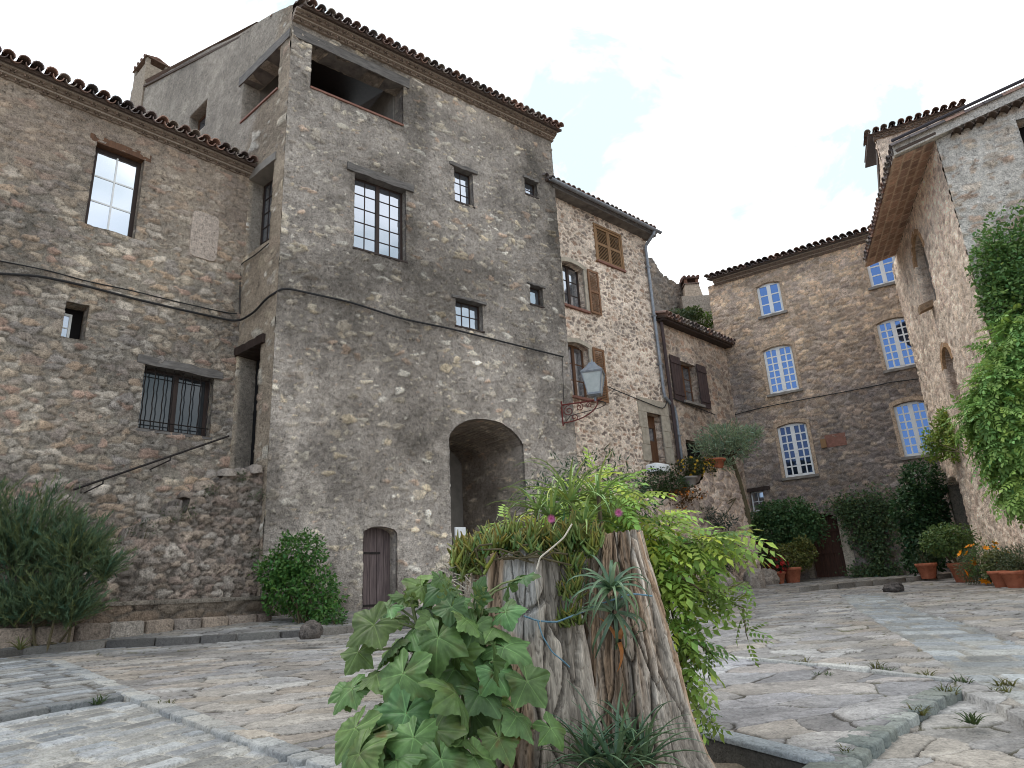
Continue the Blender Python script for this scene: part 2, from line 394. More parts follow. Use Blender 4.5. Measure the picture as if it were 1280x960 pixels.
def mat_glass(name, base=(.012, .014, .018), rough=.03, spec=1.0, wav=.02, coat=0.0, metal=.0):
    m, n, b = newmat(name); N = n.nodes.new; l = n.links.new
    b.inputs['Base Color'].default_value = (*base, 1); b.inputs['Roughness'].default_value = rough; b.inputs['Specular IOR Level'].default_value = spec
    b.inputs['IOR'].default_value = 1.6; b.inputs['Metallic'].default_value = metal; b.inputs['Coat Weight'].default_value = coat; b.inputs['Coat Roughness'].default_value = .02
    z = N('ShaderNodeTexNoise'); z.inputs['Scale'].default_value = 2.2; t = N('ShaderNodeTexCoord'); l(t.outputs['Object'], z.inputs['Vector'])
    bp = N('ShaderNodeBump'); bp.inputs['Strength'].default_value = wav; bp.inputs['Distance'].default_value = .05; l(z.outputs['Fac'], bp.inputs['Height']); l(bp.outputs[0], b.inputs['Normal'])
    return m
MAT = {}
MAT['stone'] = mat_attr('stone_masonry', .92, .8, (13, 48), .52, .035, .2, 15, 1.22)
MAT['paving'] = mat_attr('paving_stone', .8, .5, (24, 90), .34, .012, .3, 26)
MAT['bark'] = mat_attr('weathered_wood', .92, .6, (60, 190), .42, .008, .15, 0, 1.1, (1, 1, .10))
MAT['tile'] = mat_attr('roof_tile', .9, .35, (18, 90), .35, .01)
MAT['plain'] = mat_attr('painted_part', .7, .1, (20, 90), .1, .004)
MAT['leaf'] = mat_leaf('leaf', .5, .35)
MAT['leafbig'] = mat_leaf('broad_leaf', .48, .28, .35, .35)
MAT['leaffine'] = mat_leaf('fine_leaf', .6, .25)
MAT['fleshy'] = mat_leaf('fleshy_leaf', .38, .12, .4)
MAT['stem'] = mat_noise('plant_stem', lin(70, 62, 45), lin(105, 95, 70), 30, .85, .2)
MAT['greystem'] = mat_noise('green_stem', lin(84, 96, 60), lin(120, 128, 84), 30, .7, .1)
MAT['darkwood'] = mat_noise('dark_window_wood', lin(48, 38, 34), lin(66, 52, 46), 14, .6, .2, (1, 1, .15))
MAT['greywood'] = mat_noise('weathered_beam', lin(84, 80, 78), lin(128, 122, 116), 10, .85, .5, (.4, .4, 3), .015)
MAT['brownwood'] = mat_noise('brown_wood', lin(84, 58, 42), lin(116, 82, 58), 14, .65, .2, (1, 1, .15))
MAT['doorwood'] = mat_noise('weathered_door_wood', lin(78, 66, 66), lin(128, 112, 108), 9, .8, .4, (4, 4, .25), .008)
MAT['fardoor'] = mat_noise('dark_red_door_wood', lin(58, 38, 30), lin(88, 58, 44), 9, .7, .3, (4, 4, .3), .008)
MAT['shutter'] = mat_noise('brown_shutter_paint', lin(118, 84, 58), lin(140, 102, 72), 12, .6, .15, (1, 1, .2))
MAT['olshutter'] = mat_noise('ochre_shutter_paint', lin(128, 96, 64), lin(148, 114, 78), 12, .6, .15, (1, 1, .2))
MAT['dkshutter'] = mat_noise('dark_brown_shutter_paint', lin(62, 50, 50), lin(82, 66, 64), 12, .6, .15, (1, 1, .2))
MAT['white'] = mat_noise('white_paint', lin(226, 226, 224), lin(240, 240, 238), 6, .5, .05)
MAT['iron'] = mat_noise('black_iron', lin(30, 28, 28), lin(58, 50, 46), 30, .55, .2, metal=.4)
MAT['redironm'] = mat_noise('rusty_red_iron', lin(92, 40, 38), lin(124, 60, 52), 40, .6, .2)
MAT['zinc'] = mat_noise('zinc_sheet', lin(122, 126, 132), lin(156, 160, 166), 10, .5, .1, metal=.35)
MAT['cable'] = mat_noise('black_cable', lin(34, 33, 34), lin(52, 50, 50), 20, .6, .05)
MAT['glass'] = mat_glass('window_glass', (.40, .43, .48), .04, .8, .006, 0, .85)
MAT['glassblue'] = mat_glass('sky_reflecting_glass', (.15, .235, .42), .02, .6, .003, 0, .9)  # blue of the reflected sky is put into the tint
MAT['glassnavy'] = mat_glass('dim_sky_glass', (.05, .07, .13), .02, .6, .003, 0, .8)  # darker copy: a dimmer sky reflection put into the tint
MAT['darkglass'] = mat_glass('dim_glass', (.05, .055, .06), .05, .6, .004, 0, .35)
MAT['brightglass'] = mat_glass('bright_glass', (.62, .65, .70), .05, .8, .004, 0, .9)  # bright sky reflection helped along by the pale metallic tint
MAT['lampglass'] = mat_noise('frosted_lamp_glass', lin(172, 178, 176), lin(196, 200, 196), 6, .25, .02, spec=.5)
MAT['terracotta'] = mat_noise('terracotta', lin(150, 84, 60), lin(182, 112, 82), 12, .85, .15)
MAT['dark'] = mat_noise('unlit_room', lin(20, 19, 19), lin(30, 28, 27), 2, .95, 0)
MAT['soil'] = mat_noise('garden_soil', lin(84, 74, 64), lin(122, 110, 96), 22, .95, .9, dist=.04)
MAT['curtain'] = mat_noise('white_curtain', lin(196, 200, 205), lin(222, 224, 228), 3, .9, .1, (8, 8, .4))
MAT['concrete'] = mat_noise('grey_render', lin(122, 116, 110), lin(150, 143, 134), 3, .92, .25)
MAT['palestone'] = mat_noise('pale_dressed_stone', lin(150, 140, 126)*1.1, lin(178, 167, 150)*1.2, 7, .9, .5, dist=.02)
MAT['redtile'] = mat_noise('red_sill_tile', lin(120, 82, 70), lin(146, 106, 92), 12, .8, .1)

# ------------------------------------------------------------------ building parts
def tile_roof(name, W, s0, s1, z, over, slope, length, parent, pitch=.21, skew=0.0, pal=None, courses=6, verge_end=True, seed=3):
    """canal tiles: covers and channels for the courses nearest the eave, a corrugated sheet further up"""
    pal = pal or [lin(138, 114, 104)*1.3, lin(118, 104, 100)*1.3, lin(152, 122, 108)*1.3, lin(108, 100, 98)*1.3, lin(146, 134, 124)*1.3]
    up = -W.n*math.cos(math.atan(slope))+np.array([0, 0, math.sin(math.atan(slope))])
    nrm = np.cross(W.d, up); nrm = nrm if nrm[2] > 0 else -nrm
    m = MB(); r_ = np.random.default_rng(seed); n = int((s1-s0)/pitch)
    def half(o, ax, r0, r1, ln, th, convex, col):
        k = 7; V = []
        for (q, rr) in ((0, r0), (1, r1)):
            for t in (0, th):
                for i in range(k):
                    a = math.pi*i/(k-1); rad = rr-t
                    V.append(o+ax*ln*q+W.d*(rad*math.cos(a))+nrm*(rad*math.sin(a)*(1 if convex else -1)))
        F = []
        for i in range(k-1):
            F += [(i, i+1, 2*k+i+1, 2*k+i), (k+i, 3*k+i, 3*k+i+1, k+i+1), (i, k+i, k+i+1, i+1)]
        m.add(V, F, col)
    for c in range(courses):
        t = c*.36
        for i in range(-int(abs(skew)*t/pitch)-1 if skew else 0, n+1):
            s = s0+i*pitch+r_.uniform(-.012, .012)
            if skew and s < s0+skew*t: continue
            o = W.pt(s, z, over)+up*(t+r_.uniform(-.03, .01))+nrm*(.02+.012*r_.random())
            cc = pal[r_.integers(len(pal))]*r_.uniform(.7, 1.15)
            half(o, up+nrm*.03+W.d*r_.uniform(-.03, .03), .098, .08, .44, .016, True, cc)
            if i < n: half(W.pt(s+pitch/2, z, over)+up*(t-.02)+nrm*.012, up+nrm*.02, .09, .075, .42, .014, False, cc*.85)
    # the deck the tiles lie on
    A = W.pt(s0, z-.05, over-.06); th = .06
    L0 = length+over
    V = []
    for (s, t) in ((s0, 0), (s1, 0), (s1, L0), (s0+skew*L0, L0)):
        b = W.pt(s, z-.03, over-.05)+up*t; V += [b, b-nrm*th]
    m.add(V, [(0, 2, 4, 6), (1, 7, 5, 3), (0, 1, 3, 2), (2, 3, 5, 4), (4, 5, 7, 6), (6, 7, 1, 0)], lin(88, 74, 66))
    t = courses*.36; ks = int((s1-s0)/(pitch/6)); 
    if L0 > t+.2:
        V = []; 
        for q in (t, L0):
            for i in range(ks+1):
                s = s0+skew*q+(s1-s0-skew*q)*i/ks; V.append(W.pt(s, z, over)+up*q+nrm*(.05+.05*math.cos(2*math.pi*(s-s0)/pitch)))
        m.add(V, [(i, i+1, ks+2+i, ks+1+i) for i in range(ks)], lin(112, 92, 80))
    return m.build(name, MAT['tile'], parent)

def genoise(name, W, s0, s1, ztop, rows, parent, step=.13, hgt=.12, pitch=.21, col=None):
    """corbelled rows of half tiles bedded in mortar under the eave"""
    m = MB(); r_ = np.random.default_rng(11); col = lin(128, 110, 98)*1.5 if col is None else col
    for k in range(rows):
        o1 = step*(k+1); zt = ztop-hgt*(rows-1-k)
        m.wbox(W, s0, s1, zt-.035, zt, -.1, o1, lin(140, 128, 116)*1.4)
        n = int((s1-s0)/pitch)
        for i in range(n):
            s = s0+(i+.5+(.5 if k % 2 else 0))*pitch
            if s+.09 > s1: continue
            V = []; g = 7; c = col*r_.uniform(.6, 1.15); zz = zt-hgt+.005
            for (oo, rr) in ((o1-.02+r_.uniform(-.01, .015), .085), (-.05, .085)):
                for t in (0, .016):
                    for q in range(g):
                        a = math.pi*q/(g-1); V.append(W.pt(s+(rr-t)*math.cos(a), zz+(rr-t)*math.sin(a), oo))
            F = []
            for q in range(g-1): F += [(q, q+1, 2*g+q+1, 2*g+q), (g+q, 3*g+q, 3*g+q+1, g+q+1), (q, g+q, g+q+1, q+1)]
            m.add(V, F, c)
        m.wbox(W, s0, s1, zt-hgt, zt-.03, -.1, o1-.07, lin(122, 108, 96)*1.3)
    return m.build(name, MAT['tile'], parent)

def window_unit(parent, W, r, inset, frame, cols=4, rows=4, leaves=2, fw=.055, bar=.022, glass='glass', dep=.05, name='window', curtain=False, barmat=None):
    s0, s1, z0, z1 = r; m = MB(); o0, o1 = -inset-dep, -inset
    m.wbox(W, s0, s1, z0, z0+fw, o0, o1); m.wbox(W, s0, s1, z1-fw, z1, o0, o1)
    m.wbox(W, s0, s0+fw, z0+fw, z1-fw, o0, o1); m.wbox(W, s1-fw, s1, z0+fw, z1-fw, o0, o1)
    if leaves == 2:
        c = (s0+s1)/2; m.wbox(W, c-fw*.75, c+fw*.75, z0+fw, z1-fw, o0-.003, o1+.012)
    lw = (s1-s0)/leaves; fm = m; m = MB() if barmat else m
    for k in range(leaves):
        a = s0+k*lw+(fw if k == 0 else fw*.75); b = s0+(k+1)*lw-(fw if k == leaves-1 else fw*.75)
        cn = max(1, cols//leaves)
        for i in range(1, cn): 
            x = a+(b-a)*i/cn; m.wbox(W, x-bar/2, x+bar/2, z0+fw, z1-fw, o0+.012, o1-.006)
        for j in range(1, rows):
            x = z0+fw+(z1-z0-2*fw)*j/rows; m.wbox(W, a, b, x-bar/2, x+bar/2, o0+.014, o1-.007)
    f = fm.build(name, frame, parent)
    if barmat: m.build('glazing_bar', barmat, f)
    g = MB(); g.wbox(W, s0+fw*.5, s1-fw*.5, z0+fw*.5, z1-fw*.5, o1-.024, o1-.018); g.build('pane', MAT[glass], f)
    return f
def shutter(parent, W, s0, s1, z0, z1, out, mat, louvre=True, swing=None, name='shutter'):
    """leaf lying against the wall (or in the opening) at distance out"""
    m = MB(); f = .06; d = .035
    if louvre:
        m.wbox(W, s0, s0+f, z0, z1, out, out+d); m.wbox(W, s1-f, s1, z0, z1, out, out+d)
        zs = [z0, (z0+z1)/2-.03, z1-.07]
        for z in zs: m.wbox(W, s0+f, s1-f, z, z+.07, out+.002, out+d-.002)
        n = int((z1-z0)/.055)
        for i in range(n):
            z = z0+.07+(z1-z0-.14)*(i+.5)/n
            m.box(W.pt(s0+f, z-.02, out+.004), W.d*(s1-s0-2*f), W.n*.026+np.array([0, 0, -.03]), np.array([0, 0, .012]))
    else:
        n = max(2, int((s1-s0)/.12))
        for i in range(n):
            a = s0+(s1-s0)*i/n; b = s0+(s1-s0)*(i+1)/n; m.wbox(W, a+.003, b-.003, z0, z1, out, out+.028)
        for z in (z0+.18, z1-.26): m.wbox(W, s0+.01, s1-.01, z, z+.09, out+.028, out+.05)
    return m.build(name, mat, parent)
def wbox_part(name, W, s0, s1, z0, z1, o0, o1, mat, parent, jit=.0, sub=1):
    m = MB(); m.wbox(W, s0, s1, z0, z1, o0, o1, None, jit); return m.build(name, mat, parent)
def rough_slab(name, W, s0, s1, z0, z1, o0, o1, mat, parent, amp=.012, tilt=0.0, seg=10, seed=0):
    """hand-hewn lintel or slab: a beam whose section wanders along its length"""
    r_ = np.random.default_rng(seed); V = []; n = seg
    for i in range(n+1):
        s = s0+(s1-s0)*i/n; j = r_.uniform(-amp, amp, (4, 2)); dz = tilt*(i/n-.5)
        for q, (z, o) in enumerate(((z0, o0), (z0, o1), (z1, o1), (z1, o0))): V.append(W.pt(s, z+j[q, 0]+dz, o+(j[q, 1] if o == o1 else 0)))
    F = [(i*4+q, i*4+(q+1) % 4, i*4+4+(q+1) % 4, i*4+4+q) for i in range(n) for q in range(4)]+[(0, 3, 2, 1), (n*4, n*4+1, n*4+2, n*4+3)]
    m = MB(); m.add(V, F); return m.build(name, mat, parent)
def plain_box(name, parent, pts, z0, z1, mat):
    """closing walls on the sides of a house that face away: list of plan points, zs"""
    m = MB()
    for (a, b) in zip(pts[:-1], pts[1:]):
        a = np.array([a[0], a[1], 0.]); b = np.array([b[0], b[1], 0.]); t = b-a; q = np.array([-t[1], t[0], 0])/np.linalg.norm(t)*.2
        m.box(a+[0, 0, z0], t, q, (0, 0, z1-z0), lin(128, 118, 104)*.9)
    return m.build(name, mat, parent)
def cp(k, *cs, mute=.45):
    a = np.array([lin(*c)*k for c in cs]); g = a.mean(0); return list(a*(1-mute)+g*mute)

# ------------------------------------------------------------------ planes of the square
r = ray(470, 775); P_door = r/r[1]*13.3
a51 = R_(51.5); d51 = np.array([math.sin(a51), math.cos(a51), 0])
TL = P_door-2.15*d51
WT = Wall(TL, 51.5)                                  # tower front
WTL = Wall(TL, -50)                                  # tower left side
L0p = TL+1.42*WTL.d
WL = Wall(L0p, 43)                                   # house on the left, s runs negative towards the viewer
WB = Wall(TL+7.6*WT.d-WT.n*.32, 48)                  # house with louvred shutters
B2L = 4.52
WC = Wall(WB.pt(B2L, 0), 45.5)                       # low house with dark shutters
r = ray(1040, 720); P_far = r/r[1]*21.8
WF = Wall(P_far, 123)                                # far house with white windows
r = ray(1255, 735); P_ch = r/r[1]*15.2
a20 = R_(20)
CH = P_ch-3.4*np.array([math.sin(a20), math.cos(a20), 0])
WR = Wall(CH, 20)                                    # church side towards the square
WRR = Wall(CH, 112)                                  # church gable
T_TOP = 14.15

# ================================================================== LEFT HOUSE
house = empty('stone_house', (*WL.pt(-2.5, 0)[:2], 1.3))
tag(house, 'rubble stone house at the far left with one barred window and a bright sky reflecting upper window', 'house')
zl = WL.uv(150, 152)[1]; zl = 10.78
o_win = WL.rect((118, 178), (181, 197), (108, 283), (168, 296))
o_sm = WL.rect((82, 376), (112, 383), (77, 420), (104, 426))
o_gr = WL.rect((180, 455), (267, 470), (173, 536), (262, 546))
palL = cp(1.75, (136, 121, 102), (126, 114, 100), (116, 107, 100), (146, 122, 98), (134, 128, 118), (104, 96, 88), (152, 140, 122), (138, 108, 92), (112, 108, 104), (164, 154, 140), mute=.45)
fnL0 = rubble(palL, lin(114, 106, 95)*1.75, .26, .135, .04, .22, .032, 5, .72, .26, .42, .012, blotch(71, .62, 1.15, .4, .2, (.93, .95, 1.0)), small=.35)
def fnL(s, z):
    h, c = fnL0(s, z); k = sst(8.2, 10.2, z+1.6*(fbm(s*.7, z*.7, 4, 88)-.5))*.55     # upper wall patched with pinkish render
    c = c*(1-k[..., None])+(lin(134, 118, 104)*1.2*(.7+.6*fbm(s*5, z*5, 4, 89))[..., None])*k[..., None]
    return h*(1-.6*k), c
stone_wall('wall', WL, -6.6, .06, .9, zl, fnL, MAT['stone'], house,
           [dict(r=o_win, depth=.34), dict(r=o_sm, depth=.32), dict(r=o_gr, depth=.30)], .026)
genoise('cornice', WL, -6.6, -.02, zl+.13, 2, house, .11, .085)
tile_roof('roof', WL, -6.6, -.0, zl+.20, .36, .30, 6.5, house, courses=5, seed=21)
a, b, c, d = o_win
rough_slab('lintel', WL, a-.12, b+.12, d-.02, d+.13, -.32, .012, MAT['brownwood'], house, .006, seed=1)
window_unit(house, WL, [a, b, c, d-.02], .15, MAT['darkwood'], 2, 3, 1, .075, .03, 'brightglass', barmat=MAT['white'])
a, b, c, d = o_sm
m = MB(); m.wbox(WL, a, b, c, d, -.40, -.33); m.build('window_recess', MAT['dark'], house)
fr = window_unit(house, WL, [a, a+(b-a)*.52, c, d-.12], .27, MAT['white'], 1, 2, 1, .04, .02, 'glass')
a, b, c, d = o_gr
rough_slab('lintel', WL, a-.14, b+.16, d-.03, d+.13, -.3, .05, MAT['greywood'], house, .016, -.03, seed=2)
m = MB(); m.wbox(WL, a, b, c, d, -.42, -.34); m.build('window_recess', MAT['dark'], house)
window_unit(house, WL, [a, b, c, d], .20, MAT['darkwood'], 2, 1, 2, .07, .02, 'darkglass')
g = MB()
for i in range(8):
    s = a+.05+(b-a-.1)*i/7; pts = [WL.pt(s+.008*math.sin(k*2.1), c+(d-c)*k/12, -.06) for k in range(13)]
    g.tube(pts, .011, 5)
for z in (c+.17, d-.12): g.tube([WL.pt(a, z, -.06), WL.pt(b, z, -.06)], .012, 5)
g.build('window_grille', MAT['iron'], house)
rough_slab('window_sill', WL, a-.03, b+.05, c-.05, c+.0, -.28, .03, MAT['greywood'], house, .006, seed=3)
q = WL.rect((240, 266), (272, 274), (236, 318), (270, 326))
m = MB(); V = []; nn = 14
for i in range(nn):
    t = 2*math.pi*i/nn; sx = abs(math.cos(t))**.3*np.sign(math.cos(t)); sz = abs(math.sin(t))**.3*np.sign(math.sin(t)); V.append(((q[0]+q[1])/2+(q[1]-q[0])*.52*sx, (q[2]+q[3])/2+(q[3]-q[2])*.55*sz))
VV = [WL.pt(u, z, .0) for u, z in V]+[WL.pt(u, z, .05) for u, z in V]+[WL.pt((q[0]+q[1])/2, (q[2]+q[3])/2, .05)]
m.add(VV, [(i, (i+1) % nn, nn+(i+1) % nn, nn+i) for i in range(nn)]+[(nn+i, nn+(i+1) % nn, 2*nn) for i in range(nn)])
for k_ in range(len(m.C)): m.C[k_] = np.tile(lin(166, 152, 140)*1.2, (len(m.C[k_]), 1))
m.build('render_patch', MAT['stone'], house)
e0 = WL.pt(-6.6, 0)[:2]; bk = e0-6*WL.n[:2]; bk2 = WL.pt(0, 0)[:2]-6*WL.n[:2]
plain_box('rear_wall', house, [e0, bk, bk2], .9, zl, MAT['stone'])

# ================================================================== TOWER HOUSE
tower = empty('tower_house', (*WT.pt(3.8, 0)[:2], 1.35))
tag(tower, 'tall grey stone tower house with an arched passage and an open corner loggia', 'house')
TW = 7.62
o_log = WT.rect((390, 56), (508, 107), (388, 103), (500, 157)); o_log[3] = T_TOP-.42; o_log[2] = 12.55
oW1 = WT.rect((445, 216), (510, 238), (441, 308), (505, 327))
oW2 = WT.rect((568, 208), (592, 217), (568, 251), (591, 258))
oW3 = WT.rect((656, 223), (672, 228), (656, 241), (671, 247))
oW4 = WT.rect((569, 371), (603, 381), (570, 408), (604, 413))
oW5 = WT.rect((662, 355), (678, 360), (663, 379), (679, 384))
oDoor = WT.rect((452, 661), (496, 664), (455, 775), (497, 775)); oDoor[2] = 1.25; oDoor[3] += .07
ua = WT.uv(562, 575)[0]; ub = WT.uv(655, 575)[0]; zt = WT.uv(607, 524)[1]
oArch = [ua, ub, 1.2, zt]
palT = cp(1.45, (160, 150, 134), (140, 131, 118), (150, 143, 131), (124, 116, 106), (152, 138, 116), (112, 103, 95), (138, 116, 100), (176, 170, 160), mute=.3)
_stT = blotch(33, .62, 1.28, .38, .16, (.96, .95, .93))
def stT(s, z):      # soot and lichen: darker grey in the upper half and under the sills, warmer and paler lower down
    k = _stT(s, z); g = sst(8.6, 5.0, z+3.0*(fbm(s*.5, z*.5, 4, 44)-.5))[..., None]
    bl = sst(.56, .68, fbm(s*.9, z*.7, 5, 45))[..., None]
    t = sst(13.2, 13.9, z+.5*(fbm(s*1.2, z*2, 3, 46)-.5))[..., None]
    return k*(1+.22*g*np.array([1.06, 1.0, .92]))*(1-.30*bl)*(1+.18*t*np.array([1.1, 1.0, .88]))
fnT = rubble(palT, lin(114, 107, 100)*1.5, .25, .13, .08, .26, .024, 12, .15, .26, .55, .022, stT, small=.10, var=.45)
batT = lambda s, z: .16*np.clip((6.5-z)/5.3, 0, 1)**1.4*np.exp(-(s/1.2)**2*.0)
stone_wall('wall', WT, 0, TW, .9, T_TOP, fnT, MAT['stone'], tower,
           [dict(r=o_log, depth=.42), dict(r=oW1, depth=.36), dict(r=oW2, depth=.34), dict(r=oW3, depth=.34), dict(r=oW4, depth=.34), dict(r=oW5, depth=.34),
            dict(r=oDoor, depth=.42, arch=.16), dict(r=oArch, depth=2.6, arch=(ub-ua)/2*.62, tint=(.92, .88, .84))], .026)
# left side of the tower with the gable rising behind
oD2 = WTL.rect((293, 452), (326, 428), (293, 585), (316, 585)); oD2 = [.50, 1.36, WTL.uv(314, 585)[1], WTL.uv(326, 430)[1]]
oS2 = [.42, 1.40, WTL.uv(333, 302)[1], WTL.uv(343, 200)[1]]
zsl = WTL.uv(350, 112)[1]
oLg = [.44, 2.05, 12.55, T_TOP-.42]
gA = WTL.uv(237, 148); gB = WTL.uv(259, 128)
gw = [gB[0], gA[0], WTL.uv(247, 166)[1], WTL.uv(259, 124)[1]]
GS = .375
fnTL0 = rubble(palT, lin(120, 108, 94)*1.4, .36, .22, .10, .14, .02, 15, .14, .1, .3, .009, blotch(38, .75, 1.2, .5, .18, (.95, .95, .95)), small=.1)
fnG = rubble(cp(1.3, (150, 140, 126)), lin(124, 116, 106)*1.38, .5, .3, .1, .2, .006, 19, .03, .0, .3, .005, blotch(51, .8, 1.15, .5, .25))
def fnTL(s, z):
    h1, c1 = fnTL0(s, z); h2, c2 = fnG(s, z); k = sst(1.5, 1.9, s+.3*(fbm(s*2, z*2, 3, 5)-.5)+np.clip(z-11.5, 0, 3)*.4)
    return h1*(1-k)+h2*k, c1*(1-k[..., None])+c2*k[..., None]
stone_wall('side_wall', WTL, -.0, 9.9, .9, T_TOP+GS*9.9+.7, fnTL, MAT['stone'], tower,
           [dict(r=oD2, depth=.40), dict(r=oS2, depth=.42), dict(r=oLg, depth=.42), dict(r=gw, depth=.3)], .045,
           top=lambda S: T_TOP+.46+GS*S+.05*np.sin(S*1.7))
tr = WT.pt(TW, 0)[:2]; bkR = tr-9.5*WT.n[:2]; gl = WTL.pt(9.9, 0)[:2]
WTR = Wall(tr, 51.5-90)
stone_wall('end_wall', WTR, 0, 1.2, .9, T_TOP, fnT, MAT['stone'], tower, [], .05, uvoff=(9, 3))
plain_box('rear_wall', tower, [WTR.pt(1.2, 0)[:2], bkR, gl], .9, T_TOP, MAT['stone'])
tile_roof('roof', WT, .10, TW+.12, T_TOP+.26, .42, GS, 9.0, tower, courses=6, skew=-.2, seed=5)
genoise('cornice', WT, .0, TW+.05, T_TOP+.2, 2, tower, .13, .10)
# loggia: corner post stays as wall; beams, tiled parapets, ceiling and inner walls
rough_slab('beam', WT, .04, 2.95, T_TOP-.42, T_TOP-.16, -.40, .035, MAT['greywood'], tower, .008, seed=7)
rough_slab('beam', WTL, .04, 2.25, T_TOP-.42, T_TOP-.18, -.40, .03, MAT['greywood'], tower, .008, seed=8)
wbox_part('parapet_coping', WT, o_log[0], o_log[1], 12.552, 12.60, -.40, .03, MAT['redtile'], tower)
wbox_part('parapet_coping', WTL, oLg[0], oLg[1], 12.552, 12.60, -.40, .03, MAT['redtile'], tower)
m = MB()
m.box(WT.pt(2.75, 11.5, -.45), WT.d*.2, -WT.n*3.0, (0, 0, T_TOP-11.4)); m.box(WT.pt(-.6, 11.5, -3.4), WT.d*3.5, -WT.n*.2, (0, 0, T_TOP-10.3))
m.box(WTL.pt(2.06, 11.5, -.43), WTL.d*.3, -WTL.n*1.6, (0, 0, T_TOP-11.0))
m.build('loggia_wall', MAT['concrete'], tower)
m = MB()
m.box(WT.pt(.05, T_TOP+.12, -.3), WT.d*2.9, -WT.n*3.1+np.array([0, 0, 3.1*GS*.95]), (0, 0, .05)); m.build('loggia_ceiling', MAT['darkwood'], tower)
m = MB(); m.box(WT.pt(.35, 11.6, -.42), WT.d*2.4, -WT.n*3.0, (0, 0, .1)); m.build('loggia_floor', MAT['concrete'], tower)
def deep_window(parent, W, r, inset, cols, rows, leaves=2, lint=None, seed=0, fw=.05, sill=True, slab='greywood', lz=.13, ext=.14):
    a, b, c, d = r
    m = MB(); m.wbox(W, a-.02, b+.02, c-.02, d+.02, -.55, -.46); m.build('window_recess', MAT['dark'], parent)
    window_unit(parent, W, [a, b, c, d], inset, MAT['darkwood'], cols, rows, leaves, fw, .02, 'glass')
    if lint: rough_slab('lintel', W, a-ext, b+ext, d-.015, d+lz, -.34, .05, MAT[slab], parent, .014, 0, seed=seed)
    if sill: rough_slab('window_sill', W, a-.02, b+.03, c-.035, c+.006, -.30, .02, MAT['darkwood'], parent, .004, seed=seed+40)
deep_window(tower, WT, oW1, .17, 4, 5, 2, True, 9, .06, lz=.17, ext=.2)
deep_window(tower, WT, oW2, .15, 2, 3, 1, True, 10, .04, lz=.08)
deep_window(tower, WT, oW3, .14, 1, 2, 1, True, 11, .04, slab='greywood', lz=.05, ext=.06)
deep_window(tower, WT, oW4, .15, 3, 2, 1, True, 12, .045, lz=.05, ext=.10)
deep_window(tower, WT, oW5, .13, 1, 1, 1, True, 13, .04, lz=.04, ext=.08)
# plank door
a, b, c, d = oDoor; m = MB()
for i in range(5): m.wbox(WT, a+(b-a)*i/5+.004, a+(b-a)*(i+1)/5-.004, c, d, -.36, -.30+.004*(i % 2))
dr = m.build('door', MAT['doorwood'], tower)
for z in (c+.35, d-.5):
    m = MB(); m.wbox(WT, a+.02, a+.5, z, z+.04, -.297, -.285); m.build('hinge', MAT['iron'], dr)
# passage: back wall, dark side opening and pale post
a, b, c, d = oArch
m = MB(); m.wbox(WT, a-.3, b+.3, c, d+.2, -2.9, -2.62); m.build('passage_wall', MAT['concrete'], tower)
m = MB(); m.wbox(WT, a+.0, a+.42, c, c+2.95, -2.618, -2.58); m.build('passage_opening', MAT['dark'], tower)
m = MB(); m.wbox(WT, a+.42, a+.62, c, d-.7, -2.62, -2.4); m.build('passage_post', MAT['concrete'], tower)
# left side openings
a, b, c, d = oD2
rough_slab('lintel', WTL, a-.16, b+.1, d-.02, d+.16, -.38, .06, MAT['darkwood'], tower, .012, seed=14)
m = MB(); m.wbox(WTL, a, b, c, d, -.48, -.40); m.build('dark_side_doorway', MAT['dark'], tower)  # black backing painted in for the unlit interior, no door leaf
rough_slab('door_step', WTL, a-.05, b+.05, c-.1, c+.0, -.3, .12, MAT['greywood'], tower, .01, seed=15)
a, b, c, d = oS2
rough_slab('lintel', WTL, a-.08, b+.05, d-.02, d+.17, -.4, .03, MAT['concrete'], tower, .006, seed=16)
m = MB(); m.wbox(WTL, a, b, c, d, -.6, -.5); m.build('window_recess', MAT['dark'], tower)
window_unit(tower, WTL, [a, b, c, d], .33, MAT['darkwood'], 4, 5, 2, .06, .02)
a, b, c, d = gw
m = MB(); m.wbox(WTL, a, b, c, d, -.5, -.32); m.build('window_recess', MAT['dark'], tower)
window_unit(tower, WTL, [a, b, c, d], .24, MAT['brownwood'], 2, 2, 1, .06, .02)
# chimney on the gable
def chimney(parent, C0, wx, wy, h, az, mat, tiles=True, name='chimney'):
    a = R_(az); u = np.array([math.sin(a), math.cos(a), 0]); v = np.array([u[1], -u[0], 0]); o = np.array(C0)-u*wx/2-v*wy/2
    m = MB(); m.box(o, u*wx, v*wy, (0, 0, h), lin(138, 126, 112)*1.2, .01)
    t = .12
    for i in (0, 1):
        for j in (0, 1): m.box(o+u*(i*(wx-t))+v*(j*(wy-t))+[0, 0, h], u*t, v*t, (0, 0, .22), lin(138, 126, 112), .008)
    m.box(o-u*.05-v*.05+[0, 0, h+.22], u*(wx+.1), v*(wy+.1), (0, 0, .05), lin(112, 92, 80), .008)
    for i in range(4):
        for s in (-1, 1):
            c = o+u*(wx*(i+.5)/4)+v*(wy/2)+[0, 0, h+.29]
            P = [c+v*(s*k*(wy/2+.05)/3)+[0, 0, .14-.13*(k/3)] for k in range(4)]; m.tube(P, .07, 7, lin(112, 86, 74))
    return m.build(name, mat, parent)
cu = WTL.uv(193, 97, -.4); chimney(tower, WTL.pt(cu[0], cu[1]-2.1, -.3), 1.0, .7, 2.1, -50, MAT['stone'])

